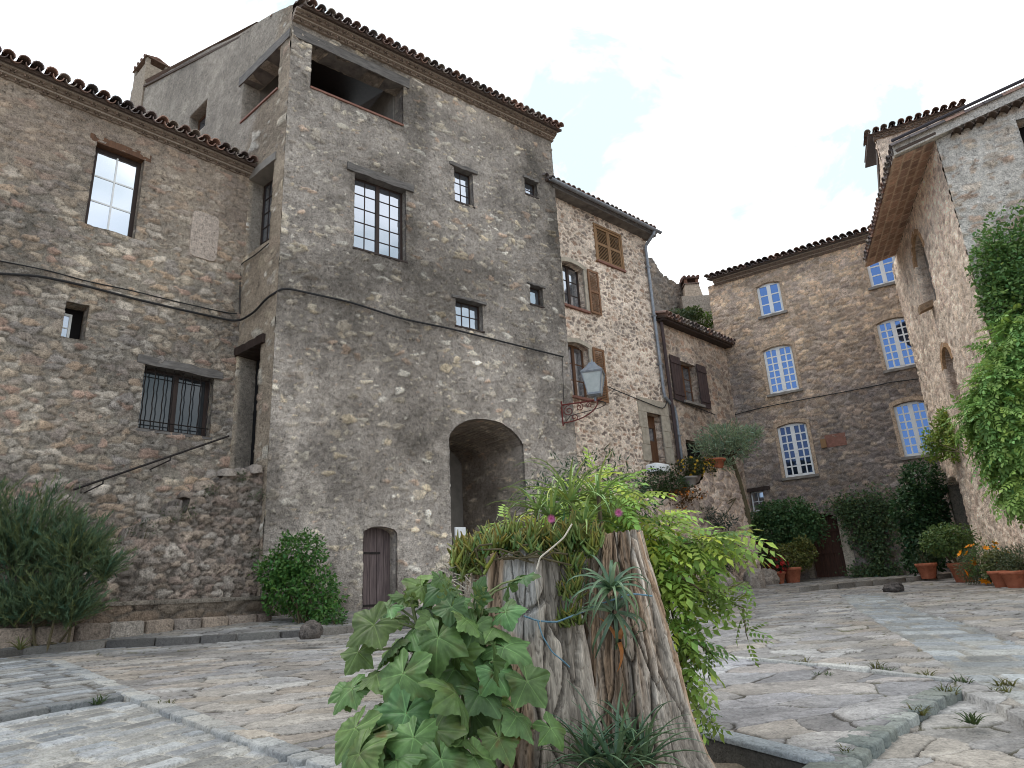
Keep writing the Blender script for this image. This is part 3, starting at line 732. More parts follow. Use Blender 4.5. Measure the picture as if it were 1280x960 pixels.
# ================================================================== HOUSE WITH LOUVRED SHUTTERS
mid = empty('shuttered_house', (*WB.pt(2.2, 0)[:2], 1.4))
tag(mid, 'pinkish stone house with brown louvred shutters standing right of the grey tower', 'house')
zb = 12.62
oB1 = WB.rect((745, 277), (777, 302), (745, 323), (777, 338))
oB2 = WB.rect((700, 322), (728, 336), (706, 380), (733, 389))
oB3 = WB.rect((709, 425), (737, 434), (713, 493), (738, 500))
oB4 = WB.rect((809, 516), (828, 519), (813, 578), (830, 578))
palB = cp(1.4, (146, 128, 112), (126, 110, 99), (160, 140, 122), (134, 124, 116), (148, 122, 104), (116, 104, 96), mute=.2)
_fB = rubble(palB, lin(190, 174, 158)*1.42, .21, .12, .20, .16, .02, 23, .8, .15, .45, .009, blotch(61, .84, 1.1, .6, .2), stone_in=True, var=.4)
stone_wall('wall', WB, -.1, B2L, .9, zb, _fB, MAT['stone'], mid,
           [dict(r=oB1, depth=.2), dict(r=oB2, depth=.3, arch=.1, round=False), dict(r=oB3, depth=.3, arch=.1, round=False), dict(r=oB4, depth=.34)], .032)
WBR = Wall(WB.pt(B2L, 0), 48-90)
stone_wall('end_wall', WBR, 0, 1.6, .9, zb, _fB, MAT['stone'], mid, [], .05, uvoff=(5, 0))
plain_box('rear_wall', mid, [WBR.pt(1.6, 0)[:2], WBR.pt(7, 0)[:2], WB.pt(-.1, 0)[:2]-7*WB.n[:2]], .9, zb, MAT['stone'])
tile_roof('roof', WB, -.35, B2L+.16, zb+.17, .40, .3, 7, mid, courses=4, seed=8)
wbox_part('eave_board', WB, -.1, B2L+.1, zb-.02, zb+.10, -.1, .34, MAT['greywood'], mid)
m = MB(); pts = [WB.pt(s, zb+.10, .47) for s in np.linspace(-.3, B2L+.18, 8)]
V = []; k = 9
for p in pts:
    for t in (0.066, .058):
        for i in range(k):
            th = math.pi+math.pi*i/(k-1); V.append(p+WB.n*t*math.cos(th)+np.array([0, 0, t*math.sin(th)]))
F = [(j*2*k+i, j*2*k+i+1, (j+1)*2*k+i+1, (j+1)*2*k+i) for j in range(len(pts)-1) for i in list(range(k-1))+list(range(k, 2*k-1))]
F += [(j*2*k, j*2*k+k, (j+1)*2*k+k, (j+1)*2*k) for j in range(len(pts)-1)]+[(j*2*k+k-1, (j+1)*2*k+k-1, (j+1)*2*k+2*k-1, j*2*k+2*k-1) for j in range(len(pts)-1)]
m.add(V, F); m.build('gutter', MAT['zinc'], mid)
pu = WB.uv(806, 320)[0]; s1_ = WB.uv(830, 492, .07); s2_ = WB.uv(844, 512, .07)
pts = [WB.pt(pu+.05, zb+.06, .45), WB.pt(pu+.03, zb-.06, .42), WB.pt(pu, zb-.32, .10), WB.pt(pu, zb-.45, .07), WB.pt(s1_[0], s1_[1]+.05, .07), WB.pt(s1_[0]+.02, s1_[1]-.1, .07), WB.pt(s2_[0]-.03, s2_[1]+.05, .07), WB.pt(s2_[0], s2_[1]-.12, .07), WB.pt(s2_[0], 3.6, .07)]
m = MB(); m.tube(pts, .05, 9)
for z in (11.5, 9.8, 8.2, 6.0): 
    sx = pu+(s1_[0]-pu)*np.clip((zb-.4-z)/(zb-.4-s1_[1]), 0, 1) if z > s1_[1] else s2_[0]
    m.wbox(WB, sx-.065, sx+.065, z, z+.035, 0, .13)
m.build('drainpipe', MAT['zinc'], mid)
a, b, c, d = oB1; h = (a+b)/2
m = MB(); m.wbox(WB, a-.01, b+.01, c, d, -.26, -.2); m.build('window_recess', MAT['dark'], mid)
m = MB(); f = .07
m.wbox(WB, a-f, a, c-f, d+f, -.05, .02); m.wbox(WB, b, b+f, c-f, d+f, -.05, .02); m.wbox(WB, a, b, d, d+f, -.05, .02); m.build('window_frame', MAT['olshutter'], mid)
shutter(mid, WB, a+.005, h-.004, c+.01, d-.01, -.03, MAT['olshutter']); shutter(mid, WB, h+.004, b-.005, c+.01, d-.01, -.03, MAT['olshutter'])
wbox_part('window_sill', WB, a-.05, b+.08, c-.07, c-.005, -.1, .06, MAT['redtile'], mid)
for rr, mt in ((oB2, 'darkwood'), (oB3, 'brownwood')):
    a, b, c, d = rr
    m = MB(); m.wbox(WB, a-.01, b+.01, c, d, -.44, -.36); m.build('window_recess', MAT['dark'], mid)
    window_unit(mid, WB, [a, b, c, d], .2, MAT[mt], 2, 3, 2, .06, .025)
    # dressed surround
    m = MB(); g = .13
    m.wbox(WB, b, b+g, c, d-.08, -.02, .035); m.wbox(WB, a-g, a, c, d-.08, -.02, .035)
    V = []; n = 12
    for i in range(n+1):
        t = -1+2*i/n; s = (a+b)/2+t*((b-a)/2+g); z = d+.13-.12*t*t
        for (zz, oo) in ((z-.13, -.02), (z-.13, .04), (z, .04), (z, -.02)): V.append(WB.pt(s, zz, oo))
    m.add(V, [(i*4+q, i*4+(q+1) % 4, i*4+4+(q+1) % 4, i*4+4+q) for i in range(n) for q in range(4)]+[(0, 3, 2, 1), (n*4, n*4+1, n*4+2, n*4+3)])
    m.build('window_surround', MAT['palestone'], mid)
    shutter(mid, WB, b+g+.005, b+g+.46, c-.02, d-.02, .045, MAT['shutter'])
    wbox_part('window_sill', WB, a-.06, b+.1, c-.07, c-.004, -.18, .07, MAT['redtile'], mid)
a, b, c, d = oB4
m = MB(); g = .30
for (x0, x1) in ((a-g, a), (b, b+g+.25)):
    z = c
    for k in range(3):
        z2 = c+(d-c)*(k+1)/3; e = .05*((k+1) % 2)
        if x0 < a: m.wbox(WB, x0-e, x1, z+.006, z2-.006, -.03, .03)
        else: m.wbox(WB, x0, x1-.2+e, z+.006, z2-.006, -.03, .03)
        z = z2
m.wbox(WB, a-g-.06, b+g+.1, d, d+.42, -.03, .032); m.build('door_surround', MAT['palestone'], mid)
m = MB(); f = .07
m.wbox(WB, a, b, d-f-.3, d, -.3, -.24); m.wbox(WB, a, a+f, c, d-f-.3, -.3, -.24); m.wbox(WB, b-f, b, c, d-f-.3, -.3, -.24); m.wbox(WB, a+f, b-f, c, c+.7, -.295, -.25)
m.wbox(WB, a+f, b-f, c+1.2, c+1.25, -.29, -.25)
dm = m.build('door', MAT['brownwood'], mid)
m = MB(); m.wbox(WB, a+f, b-f, c+.7, d-f-.3, -.285, -.275); m.build('pane', MAT['glass'], dm)

# ================================================================== LOW HOUSE WITH DARK SHUTTERS
low = empty('low_house', (*WC.pt(2.2, 0)[:2], 1.5))
tag(low, 'low stone house with dark plank shutters, left of the far house with white windows', 'house')
farL = WF.uv(905, 420)[0]
# where the low house meets the far house
Pf = WF.pt(farL, 0); 
CL = float(np.dot(Pf-WC.P, WC.d))+.5
zc = WC.uv(870, 421)[1]
oC1 = WC.rect((838, 442), (880, 462), (842, 495), (884, 515)); cw = oC1[1]-oC1[0]
oC1 = [oC1[0]+cw*.26, oC1[1]-cw*.24, oC1[2]+.05, oC1[3]-.05]
oC2 = WC.rect((857, 548), (885, 556), (862, 590), (888, 590))
fnC = rubble(palB, lin(170, 154, 138)*1.3, .28, .18, .12, .14, .018, 27, .9, .1, .35, .008, blotch(63, .75, 1.08, .6, .2), stone_in=True, var=.4)
stone_wall('wall', WC, 0, CL, .9, zc, fnC, MAT['stone'], low, [dict(r=oC1, depth=.28), dict(r=oC2, depth=.3)], .04)
tile_roof('roof', WC, .05, CL-.1, zc+.13, .36, .26, 2.2, low, courses=3, seed=31)
wbox_part('eave_board', WC, .05, CL-.1, zc-.02, zc+.06, -.1, .26, MAT['darkwood'], low)
a, b, c, d = oC1
m = MB(); m.wbox(WC, a, b, c, d, -.4, -.34); m.build('window_recess', MAT['dark'], low)
window_unit(low, WC, [a, b, c, d], .22, MAT['brownwood'], 2, 3, 2, .06, .02)
shutter(low, WC, a-cw*.30, a-.01, c-.06, d+.06, .03, MAT['dkshutter'], False); shutter(low, WC, b+.01, b+cw*.30, c-.06, d+.06, .03, MAT['dkshutter'], False)
wbox_part('window_sill', WC, a-.1, b+.1, c-.08, c, -.2, .12, MAT['concrete'], low)
a, b, c, d = oC2
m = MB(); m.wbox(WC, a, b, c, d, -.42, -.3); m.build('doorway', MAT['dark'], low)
m = MB(); m.tube([WC.pt(.12, z, .1) for z in (zc-.05, 8, 6, 3.8)], .055, 8); m.build('drainpipe', MAT['dkshutter'], low)
# roof terrace wall behind the eave
WC2 = Wall(WC.P-WC.n*1.5, 45.5)
z_pr = WC2.uv(850, 395)[1]
m = MB(); m.box(WC2.pt(-.2, zc-.5, 0), WC.d*(CL+1.2), -WC.n*.25, (0, 0, z_pr-zc+.5)); m.build('terrace_wall', MAT['concrete'], low)

# chimney and ruined wall behind
WRu = Wall(WC.P-WC.n*4.0, 50)
zr = WRu.uv(892, 372)[1]
fnRu = rubble(cp(1.2, (120, 108, 98), (104, 98, 94), (132, 118, 104)), lin(110, 102, 94)*1.2, .3, .2, .07, .14, .05, 41, .95, 0, .3, .015)
ra, rb = WRu.uv(822, 400)[0], WRu.uv(906, 400)[0]
rw = stone_wall('ruined_wall', WRu, ra-1.0, rb+1.5, 6.5, zr+.8, fnRu, MAT['stone'], None, [], .06, top=lambda S: np.minimum(zr+.75, zr-.45+.5*fbm(S*1.6, S*0, 3, 9)+.35*np.floor(fbm(S*2.3, S*0+3, 2, 4)*3)/3+np.where(S < ra+.9, 1.6*(ra+.9-S)/1.5, 0)))
tag(rw, 'ruined rubble wall with a broken top behind the roof terrace, beside the pale chimney', 'wall')
cx = at(868, 395, WRu.pt((ra+rb)/2, 0)[1]-.6)
zc_t = at(867, 352, cx[1])[2]
ch = MB(); cc = np.array([cx[0], cx[1], 7.0]); H = zc_t-7.0
def sq(c, h0, h1, w0, w1, col):
    V = []
    for (z, w_) in ((h0, w0), (h1, w1)):
        for (i, j) in ((-1, -1), (1, -1), (1, 1), (-1, 1)): V.append(c+np.array([i*w_, j*w_, z]))
    ch.add(V, [(0, 1, 5, 4), (1, 2, 6, 5), (2, 3, 7, 6), (3, 0, 4, 7), (4, 5, 6, 7)], col)
sq(cc, 0, H-.95, .62, .60, lin(140, 128, 116)*1.3); sq(cc, H-.95, H-.25, .40, .30, lin(150, 134, 118)*1.3); sq(cc, H-.25, H-.2, .34, .34, lin(120, 100, 90))
for i in (-1, 1):
    for j in (-1, 1): ch.box(cc+np.array([i*.24-.06, j*.24-.06, H-.2]), (.12, 0, 0), (0, .12, 0), (0, 0, .2), lin(120, 86, 70))
ch.box(cc+np.array([-.36, -.36, H]), (.72, 0, 0), (0, .72, 0), (0, 0, .06), lin(86, 66, 60))
for k in range(4): ch.tube([cc+np.array([-.3+.2*k, -.36, H+.08]), cc+np.array([-.3+.2*k, 0, H+.16]), cc+np.array([-.3+.2*k, .36, H+.08])], .08, 7, lin(104, 78, 68))
chm = ch.build('chimney', MAT['stone']); tag(chm, 'pale rendered chimney with a tiled cap rising behind the low house roof', 'chimney')

# ================================================================== FAR HOUSE
far = empty('far_house', (*WF.pt(1.0, 0)[:2], 1.65))
tag(far, 'brown stone house at the end of the square with six white multi pane windows', 'house')
zf = WF.uv(990, 328)[1]
fe = 5.4
def frect(pl, pr): return WF.rect(*pl) if pr is None else WF.rect(*pl)
oF = [WF.rect((945, 358), (975, 350), (952, 397), (979, 389)), WF.rect((953, 437), (990, 429), (963, 493), (999, 487)), WF.rect((970, 533), (1008, 526), (983, 598), (1019, 592)),
      WF.rect((1081, 321), (1118, 312), (1089, 359), (1124, 352)), WF.rect((1095, 403), (1138, 394), (1108, 463), (1147, 456)), WF.rect((1117, 506), (1160, 498), (1130, 573), (1170, 565))]
oFd = WF.rect((1012, 643), (1047, 640), (1013, 722), (1057, 718)); oFd[2] = 1.72
oFs = WF.rect((938, 615), (955, 613), (940, 640), (956, 638))
palF = cp(2.0, (138, 117, 96), (124, 107, 92), (152, 131, 108), (114, 100, 86), (142, 120, 100), (130, 116, 104), (108, 96, 88), mute=.25)
_stF = blotch(81, .8, 1.15, .4, .2)
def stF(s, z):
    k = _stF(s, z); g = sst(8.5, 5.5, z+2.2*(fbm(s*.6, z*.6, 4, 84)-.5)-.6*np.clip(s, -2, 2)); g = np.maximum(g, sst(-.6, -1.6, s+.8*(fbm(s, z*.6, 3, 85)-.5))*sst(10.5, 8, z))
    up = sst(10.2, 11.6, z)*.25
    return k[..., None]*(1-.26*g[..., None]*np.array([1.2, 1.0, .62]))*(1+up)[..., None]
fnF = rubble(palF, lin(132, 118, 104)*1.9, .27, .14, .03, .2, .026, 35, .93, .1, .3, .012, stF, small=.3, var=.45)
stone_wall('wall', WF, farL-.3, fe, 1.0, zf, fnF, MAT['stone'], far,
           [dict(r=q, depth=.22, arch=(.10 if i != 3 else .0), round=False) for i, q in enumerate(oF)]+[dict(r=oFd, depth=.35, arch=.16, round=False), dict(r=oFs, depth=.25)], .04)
genoise('cornice', WF, farL-.05, fe, zf+.12, 2, far, .12, .09)
tile_roof('roof', WF, farL-.2, fe, zf+.2, .40, .3, 6, far, courses=4, seed=13)
WFL = Wall(WF.pt(farL-.3, 0), 123-90)
stone_wall('end_wall', WFL, 0, 4, 1.0, zf, fnF, MAT['stone'], far, [], .07, uvoff=(20, 0))
plain_box('rear_wall', far, [WFL.pt(4, 0)[:2], WFL.pt(7, 0)[:2], WF.pt(fe, 0)[:2]-7*WF.n[:2]], 1.0, zf, MAT['stone'])
for i, q in enumerate(oF):
    a, b, c, d = q; k = i in (0, 3)
    m = MB(); m.wbox(WF, a-.01, b+.01, c, d, -.36, -.3); m.build('window_recess', MAT['dark'], far)
    window_unit(far, WF, q, .035, MAT['white'], 2 if k else 4, 3 if k else 6, 2, .085, .044, 'glassnavy' if i == 2 else 'glassblue')
    if i in (1, 2, 4, 5) or k:
        m = MB(); n = 10; V = []
        for t_ in range(n+1):
            t = -1+2*t_/n; s = (a+b)/2+t*((b-a)/2+.1); z = d+.16-(.12 if i != 3 else 0)*t*t
            for (zz, oo) in ((z-.14, -.03), (z-.14, .05), (z, .05), (z, -.03)): V.append(WF.pt(s, zz, oo))
        m.add(V, [(j*4+p, j*4+(p+1) % 4, j*4+4+(p+1) % 4, j*4+4+p) for j in range(n) for p in range(4)]+[(0, 3, 2, 1), (n*4, n*4+1, n*4+2, n*4+3)], lin(140, 122, 104)*1.6)
        m.wbox(WF, a-.1, a-.0, c, d-.06, -.03, .04, lin(142, 124, 106)*1.6); m.wbox(WF, b, b+.1, c, d-.06, -.03, .04, lin(142, 124, 106)*1.6)
        m.build('window_surround', MAT['stone'], far)
    rough_slab('window_sill', WF, a-.1, b+.1, c-.09, c-.005, -.1, .10, MAT['concrete'], far, .008, seed=60+i)
a, b, c, d = oFd; m = MB()
for i in range(6): m.wbox(WF, a+(b-a)*i/6+.003, a+(b-a)*(i+1)/6-.003, c, d, -.30, -.25+.006*(i % 2))
fd = m.build('door', MAT['fardoor'], far)
for z in (c+.7, c+1.35):
    m = MB(); m.wbox(WF, a+.02, b-.02, z, z+.09, -.246, -.22); m.build('door_rail', MAT['fardoor'], fd)
m = MB(); m2 = MB(); z = c
for k in range(5):
    e = .07*(k % 2); z2 = z+(d-.1-c)/5; m.wbox(WF, b, b+.22+e, z+.0, z2-.0, -.05, .03+.006*(k % 2), lin(158, 146, 130)*1.25, .006); m2.wbox(WF, a-.16-e, a, z, z2, -.05, .03+.006*(k % 2), lin(140, 128, 114)*1.1, .006); z = z2
m.build('door_jamb', MAT['stone'], far); m2.build('door_jamb', MAT['stone'], far)
a, b, c, d = oFs
m = MB(); m.wbox(WF, a, b, c, d, -.36, -.26); m.build('window_recess', MAT['dark'], far)
window_unit(far, WF, [a, b, c, d], .12, MAT['white'], 2, 2, 1, .04, .02)
rough_slab('lintel', WF, a-.15, b+.25, d, d+.12, -.2, .05, MAT['darkwood'], far, .01, seed=77)
q = WF.rect((1030, 545), (1057, 540), (1034, 560), (1058, 556)); wbox_part('blocked_opening', WF, q[0], q[1], q[2], q[3], -.05, .035, MAT['redtile'], far)
q = WF.rect((1031, 549), (1036, 548), (1032, 560), (1037, 559)); wbox_part('meter_box', WF, q[0]-.12, q[1]-.08, q[2], q[3], -.02, .09, MAT['olshutter'], far)

# ================================================================== CHURCH ON THE RIGHT
chu = empty('church', (*WR.pt(2, 0)[:2], 1.4))
tag(chu, 'pale pinkish stone church with blind arched niches and a deep tile eave', 'church')
zR = WR.uv(1145, 250)[1]+.02
lenR = 5.45
oR1 = WR.rect((1141, 290), (1150, 290), (1160, 392), (1172, 380)); u1 = WR.uv(1157, 392)[0]; u0 = WR.uv(1171, 378)[0]
def ns(p1, p2): return sorted((WR.uv(*p1)[0], WR.uv(*p2)[0]))
n1 = ns((1141, 320), (1158, 320)); oR1 = [n1[0], n1[1], WR.uv(1163, 388)[1], WR.uv(1146, 288)[1]]
n2 = ns((1179, 455), (1192, 455)); oR2 = [n2[0], n2[1], WR.uv(1200, 519)[1], WR.uv(1183, 430)[1]]
n3 = ns((1186, 620), (1203, 620)); oR3 = [n3[0], n3[1], 1.3, WR.uv(1193, 594)[1]]
palR = cp(1.5, (196, 178, 160), (176, 156, 138), (188, 168, 148), (166, 146, 132), (206, 190, 172), (154, 132, 118), mute=.35)
fnR = rubble(palR, lin(194, 178, 162)*1.5, .22, .17, .07, .2, .022, 47, .9, .1, .3, .009, blotch(91, .84, 1.1, .5, .2), small=.2, var=.45)
stone_wall('wall', WR, 0, lenR+.8, 1.0, zR, fnR, MAT['stone'], chu, [dict(r=oR1, depth=.26, arch=(n1[1]-n1[0])/2, tint=(.8, .8, .8)), dict(r=oR2, depth=.30, tint=(.75, .72, .7), arch=(n2[1]-n2[0])/2), dict(r=oR3, depth=.5, arch=.25, round=False)], .04)
def bricks(bw, bh, mw, pal, mc, rel=.012, seed=0, rough=.003):
    def fn(s, z):
        j = np.floor(z/bh); x = s/bw+.5*(j % 2)+.1*hsh(j, j*0, seed); i = np.floor(x); fx = x-i; fz = z/bh-j
        m = sst(0, mw/bw, np.minimum(fx, 1-fx))*sst(0, mw/bh, np.minimum(fz, 1-fz)); f = fbm(s*12, z*12, 3, seed+4)
        c = pick(pal, hsh(i, j, seed+1))*(.75+.5*hsh(i, j, seed+2))[..., None]*(.7+.6*f)[..., None]
        return rel*m*(.7+.6*hsh(i, j, seed+3))+rough*(f*2-1), c*m[..., None]+np.asarray(mc)*(1-m[..., None])
    return fn
m_ = MB()
for q in (oR1,): m_.wbox(WR, q[0]-.05, q[1]+.05, q[2]-.05, q[3]+.05, -.4, -.24, lin(150, 140, 128)*1.2)
m_.build('niche_back', MAT['concrete'], chu)
q = oR2; sheet('niche_back', WR.pt(q[0]-.05, q[2]-.05, -.27), WR.d, np.array([0, 0, 1.]), q[1]-q[0]+.1, q[3]-q[2]+.1, bricks(.5, .075, .012, cp(.75, (160, 132, 110), (144, 118, 100)), lin(120, 104, 92)*.6), MAT['stone'], chu, .03, WR.n)
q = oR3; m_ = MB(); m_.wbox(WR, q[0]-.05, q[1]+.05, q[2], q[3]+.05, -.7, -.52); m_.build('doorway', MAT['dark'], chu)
g = .14
for q in (oR1, oR2):
    m_ = MB(); n = 12; V = []; cxs = (q[0]+q[1])/2; rr = (q[1]-q[0])/2; zz = q[3]-rr
    for i in range(n+1):
        t = math.pi*i/n
        for (rad, oo) in ((rr, -.05), (rr, .02), (rr+g, .02), (rr+g, -.05)): V.append(WR.pt(cxs+rad*math.cos(t), zz+rad*math.sin(t), oo))
    m_.add(V, [(j*4+p, j*4+(p+1) % 4, j*4+4+(p+1) % 4, j*4+4+p) for j in range(n) for p in range(4)]+[(0, 3, 2, 1), (n*4, n*4+1, n*4+2, n*4+3)], lin(150, 120, 92)*1.25)
    m_.build('arch_ring', MAT['stone'], chu)
# stone spout under the niche
sp = WR.uv(1165, 378); m_ = MB(); m_.box(WR.pt(sp[0]-.12, sp[1]-.12, 0), WR.d*.24, WR.n*.3+np.array([0, 0, -.1]), (0, 0, .16), lin(140, 118, 96)); m_.build('stone_spout', MAT['stone'], chu)
# gable end towards the viewer
SL = .24
zG = lambda S: zR+.02+np.minimum(S, 7)*SL
palG = cp(1.4, (150, 132, 114), (132, 118, 106), (158, 146, 130), (144, 118, 100), (164, 153, 140))
fnRR = rubble(palG, lin(160, 153, 144)*1.3, .34, .17, .16, .22, .014, 57, .62, .1, .35, .011, blotch(93, .86, 1.1, .5, .2), small=.2, var=.4)
gq = WRR.uv(1277, 148)
stone_wall('gable_wall', WRR, 0, 7.0, 1.0, zR+7*SL+.3, fnRR, MAT['stone'], chu, [dict(r=[gq[0]-.1, gq[0]+.7, gq[1]-1.0, gq[1]], depth=.35)], .04, top=zG)
m_ = MB(); m_.wbox(WRR, gq[0]-.15, gq[0]+.75, gq[1]-1.05, gq[1]+.05, -.5, -.37); m_.build('window_recess', MAT['dark'], chu)
# deep eave: flat tile soffit along the side, tiles above
ov = .82; upv = WR.n*(-1)+np.array([0, 0, SL]); lnv = math.hypot(1, SL); upv = upv/lnv
e_out = WR.pt(-.28, zR-SL*ov+.03, ov)
sheet('soffit', WR.pt(-.02, zR+.02, .01), WR.d, -upv, lenR, ov*lnv, bricks(.34, .2, .03, cp(2.0, (126, 100, 86), (110, 90, 80), (138, 112, 96)), lin(176, 156, 136)*1.5, .012, 8), MAT['tile'], chu, .03, np.array([0, 0, -1.0]))
tile_roof('roof', WR, -.14, lenR, zR-SL*ov+.18, ov, SL, 4.2, chu, courses=8, seed=17, pitch=.22)
# mortared verge over the gable with one row of tiles under it
m_ = MB()
A = WRR.pt(-ov*.98, zR-SL*ov+.02, .14); B_ = WRR.pt(7.0, zR+7*SL, .14)
V = []
for p in (A, B_):
    for (dz, do) in ((.02, 0), (.30, 0), (.30, -.5), (.02, -.5)): V.append(p+np.array([0, 0, dz])+WRR.n*do)
m_.add(V, [(0, 1, 5, 4), (1, 2, 6, 5), (2, 3, 7, 6), (3, 0, 4, 7), (0, 3, 2, 1), (4, 5, 6, 7)], lin(176, 168, 158)*1.1)
m_.build('verge', MAT['stone'], chu)
m_ = MB()
for i in range(30):
    s = .35+i*.215; z = zR+s*SL-.03
    g = 7; V = []
    for oo in (.2+.02*random.random(), -.05):
        for t in (0, .016):
            for k in range(g):
                th = math.pi*k/(g-1); V.append(WRR.pt(s+(.09-t)*math.cos(th), z-.06+(.09-t)*math.sin(th)+.0*SL, oo))
    F = []
    for k in range(g-1): F += [(k, k+1, 2*g+k+1, 2*g+k), (g+k, 3*g+k, 3*g+k+1, g+k+1), (k, g+k, g+k+1, k+1)]
    m_.add(V, F, lin(104, 88, 78)*random.uniform(.7, 1.1))
m_.build('verge_tiles', MAT['tile'], chu)
m_ = MB(); p0, p1 = A+np.array([0, 0, .33])+WRR.n*.06, B_+np.array([0, 0, .33])+WRR.n*.06
m_.tube([p0, p1], .035, 8, lin(70, 66, 70)); m_.build('ridge_flashing', MAT['tile'], chu)
plain_box('rear_wall', chu, [WRR.pt(7, 0)[:2], WRR.pt(7, 0)[:2]+(lenR+.8)*WR.d[:2], WR.pt(lenR+.8, 0)[:2]], 1.0, zR, MAT['stone'])
# taller nave behind
r = ray(1150, 170); nv = r/r[1]*17.6
WN = Wall((nv[0], nv[1], 0), 118)
na = WN.uv(1096, 178)[0]; nb = WN.uv(1206, 140)[0]; zn = (WN.uv(1100, 168)[1]+WN.uv(1206, 141)[1])/2
fnN = rubble(palR, lin(184, 164, 146)*1.2, .28, .2, .07, .2, .02, 48, .9, .1, .3, .01)
stone_wall('nave_wall', WN, na, nb+3, 6.0, zn, fnN, MAT['stone'], chu, [], .05)
WNL = Wall(WN.pt(na, 0), 118-90)
stone_wall('nave_side_wall', WNL, 0, 3.5, 6.0, zn, fnN, MAT['stone'], chu, [], .06)
tile_roof('nave_roof', WN, na-.2, nb+.02, zn+.12, .24, .32, 4.2, chu, courses=5, seed=19, pitch=.23)
genoise('nave_cornice', WN, na-.06, nb, zn+.06, 1, chu, .13, .13)
m_ = MB(); m_.box(WN.pt(na-.05, zn-.5, -.3), WN.d*(nb-na+3), -WN.n*3.4, (0, 0, .3), lin(90, 80, 74)); m_.build('nave_ceiling', MAT['tile'], chu)

# ================================================================== GROUND
gm = MB(); n = 40; V = []; F = []
for j in range(n+1):
    for i in range(n+1):
        x = -300+600*i/n; y = -300+600*j/n
        V.append((x, y, gz(x, y)-.30 if -40 < y < 60 else (GZ0-.3+GSL*(60 if y > 0 else -40))))
for j in range(n):
    for i in range(n): a = j*(n+1)+i; F.append((a, a+1, a+n+2, a+n+1))
gm.add(V, F, lin(140, 132, 122)); tag(gm.build('ground', MAT['paving']), kind='structure')

def inpoly(x, y, poly):
    c = np.zeros(x.shape, bool); n = len(poly)
    for i in range(n):
        x1, y1 = poly[i][:2]; x2, y2 = poly[(i+1) % n][:2]
        k = ((y1 > y) != (y2 > y)) & (x < (x2-x1)*(y-y1)/((y2-y1) if y2 != y1 else 1e-9)+x1); c ^= k
    return c
def dline(x, y, pl):
    d = np.full(x.shape, 1e9)
    for a, b in zip(pl[:-1], pl[1:]):
        a = np.array(a[:2]); b = np.array(b[:2]); t = b-a; L2 = (t**2).sum()
        u = np.clip(((x-a[0])*t[0]+(y-a[1])*t[1])/L2, 0, 1); d = np.minimum(d, np.hypot(x-a[0]-u*t[0], y-a[1]-u*t[1]))
    return d
def GP(*ps): return [G(*p) for p in ps]
# lines of the paving, read where they lie on the ground
kA = GP((62, 826), (110, 848), (165, 872), (250, 905), (330, 934), (400, 957), (470, 985))         # double row of setts running to the stump
kB = GP((-140, 925), (-60, 910), (0, 897), (80, 884), (165, 871))                                     # step between the two sett fields
kW = GP((-200, 850), (-90, 835), (0, 822), (60, 815), (200, 807), (330, 800), (450, 790), (560, 782)) # kerb of the raised walk
kC = GP((1030, 975), (1075, 935), (1110, 907), (1150, 882), (1192, 862))
kE = GP((1035, 957), (960, 935), (860, 913), (760, 905), (640, 912), (540, 930), (470, 985))
kD = GP((880, 822), (940, 826), (1000, 831), (1060, 838), (1120, 843), (1190, 853))
dr_ = GP((1050, 744), (1075, 765), (1140, 805), (1185, 835), (1240, 862), (1300, 895), (1420, 960), (1700, 940), (1420, 855), (1280, 808), (1210, 780), (1150, 765), (1106, 742))
regL1 = kA[:3]+[kB[-1], *kB[::-1][1:], *GP((-200, 850), (-90, 837), (0, 824))]
regL2 = [kB[0], *kB[1:], *kA[3:], *GP((400, 1100), (-300, 1150))]
regBed = kE+GP((520, 1200), (1100, 1200))
regR = kC+GP((1240, 880), (1330, 930), (1500, 1050), (1100, 1050))
regWalk = kW+[WT.pt(5.0, 0), WT.pt(5.0, 0)-WT.n*3, WL.pt(-1, 0)-WL.n*3, WL.pt(-9, 0)-WL.n*2]
tr0, tr1 = np.array([-2.2]), None
ys = [2.4]
while ys[-1] < 25.5: ys.append(ys[-1]+.0078*(ys[-1]/3)**1.5)
ys = np.array(ys); us = np.linspace(-1.05, 1.12, 1100)
UU, YY = np.meshgrid(us, ys); XX = UU*(YY+.6)
flagpal = cp(.80, (156, 152, 146), (147, 144, 141), (162, 154, 143), (168, 166, 163), (150, 148, 148), (157, 148, 138), (142, 139, 136), mute=.25)
setpal = cp(.80, (158, 160, 162), (146, 150, 153), (168, 169, 168), (152, 150, 145), (160, 157, 150), mute=.25)
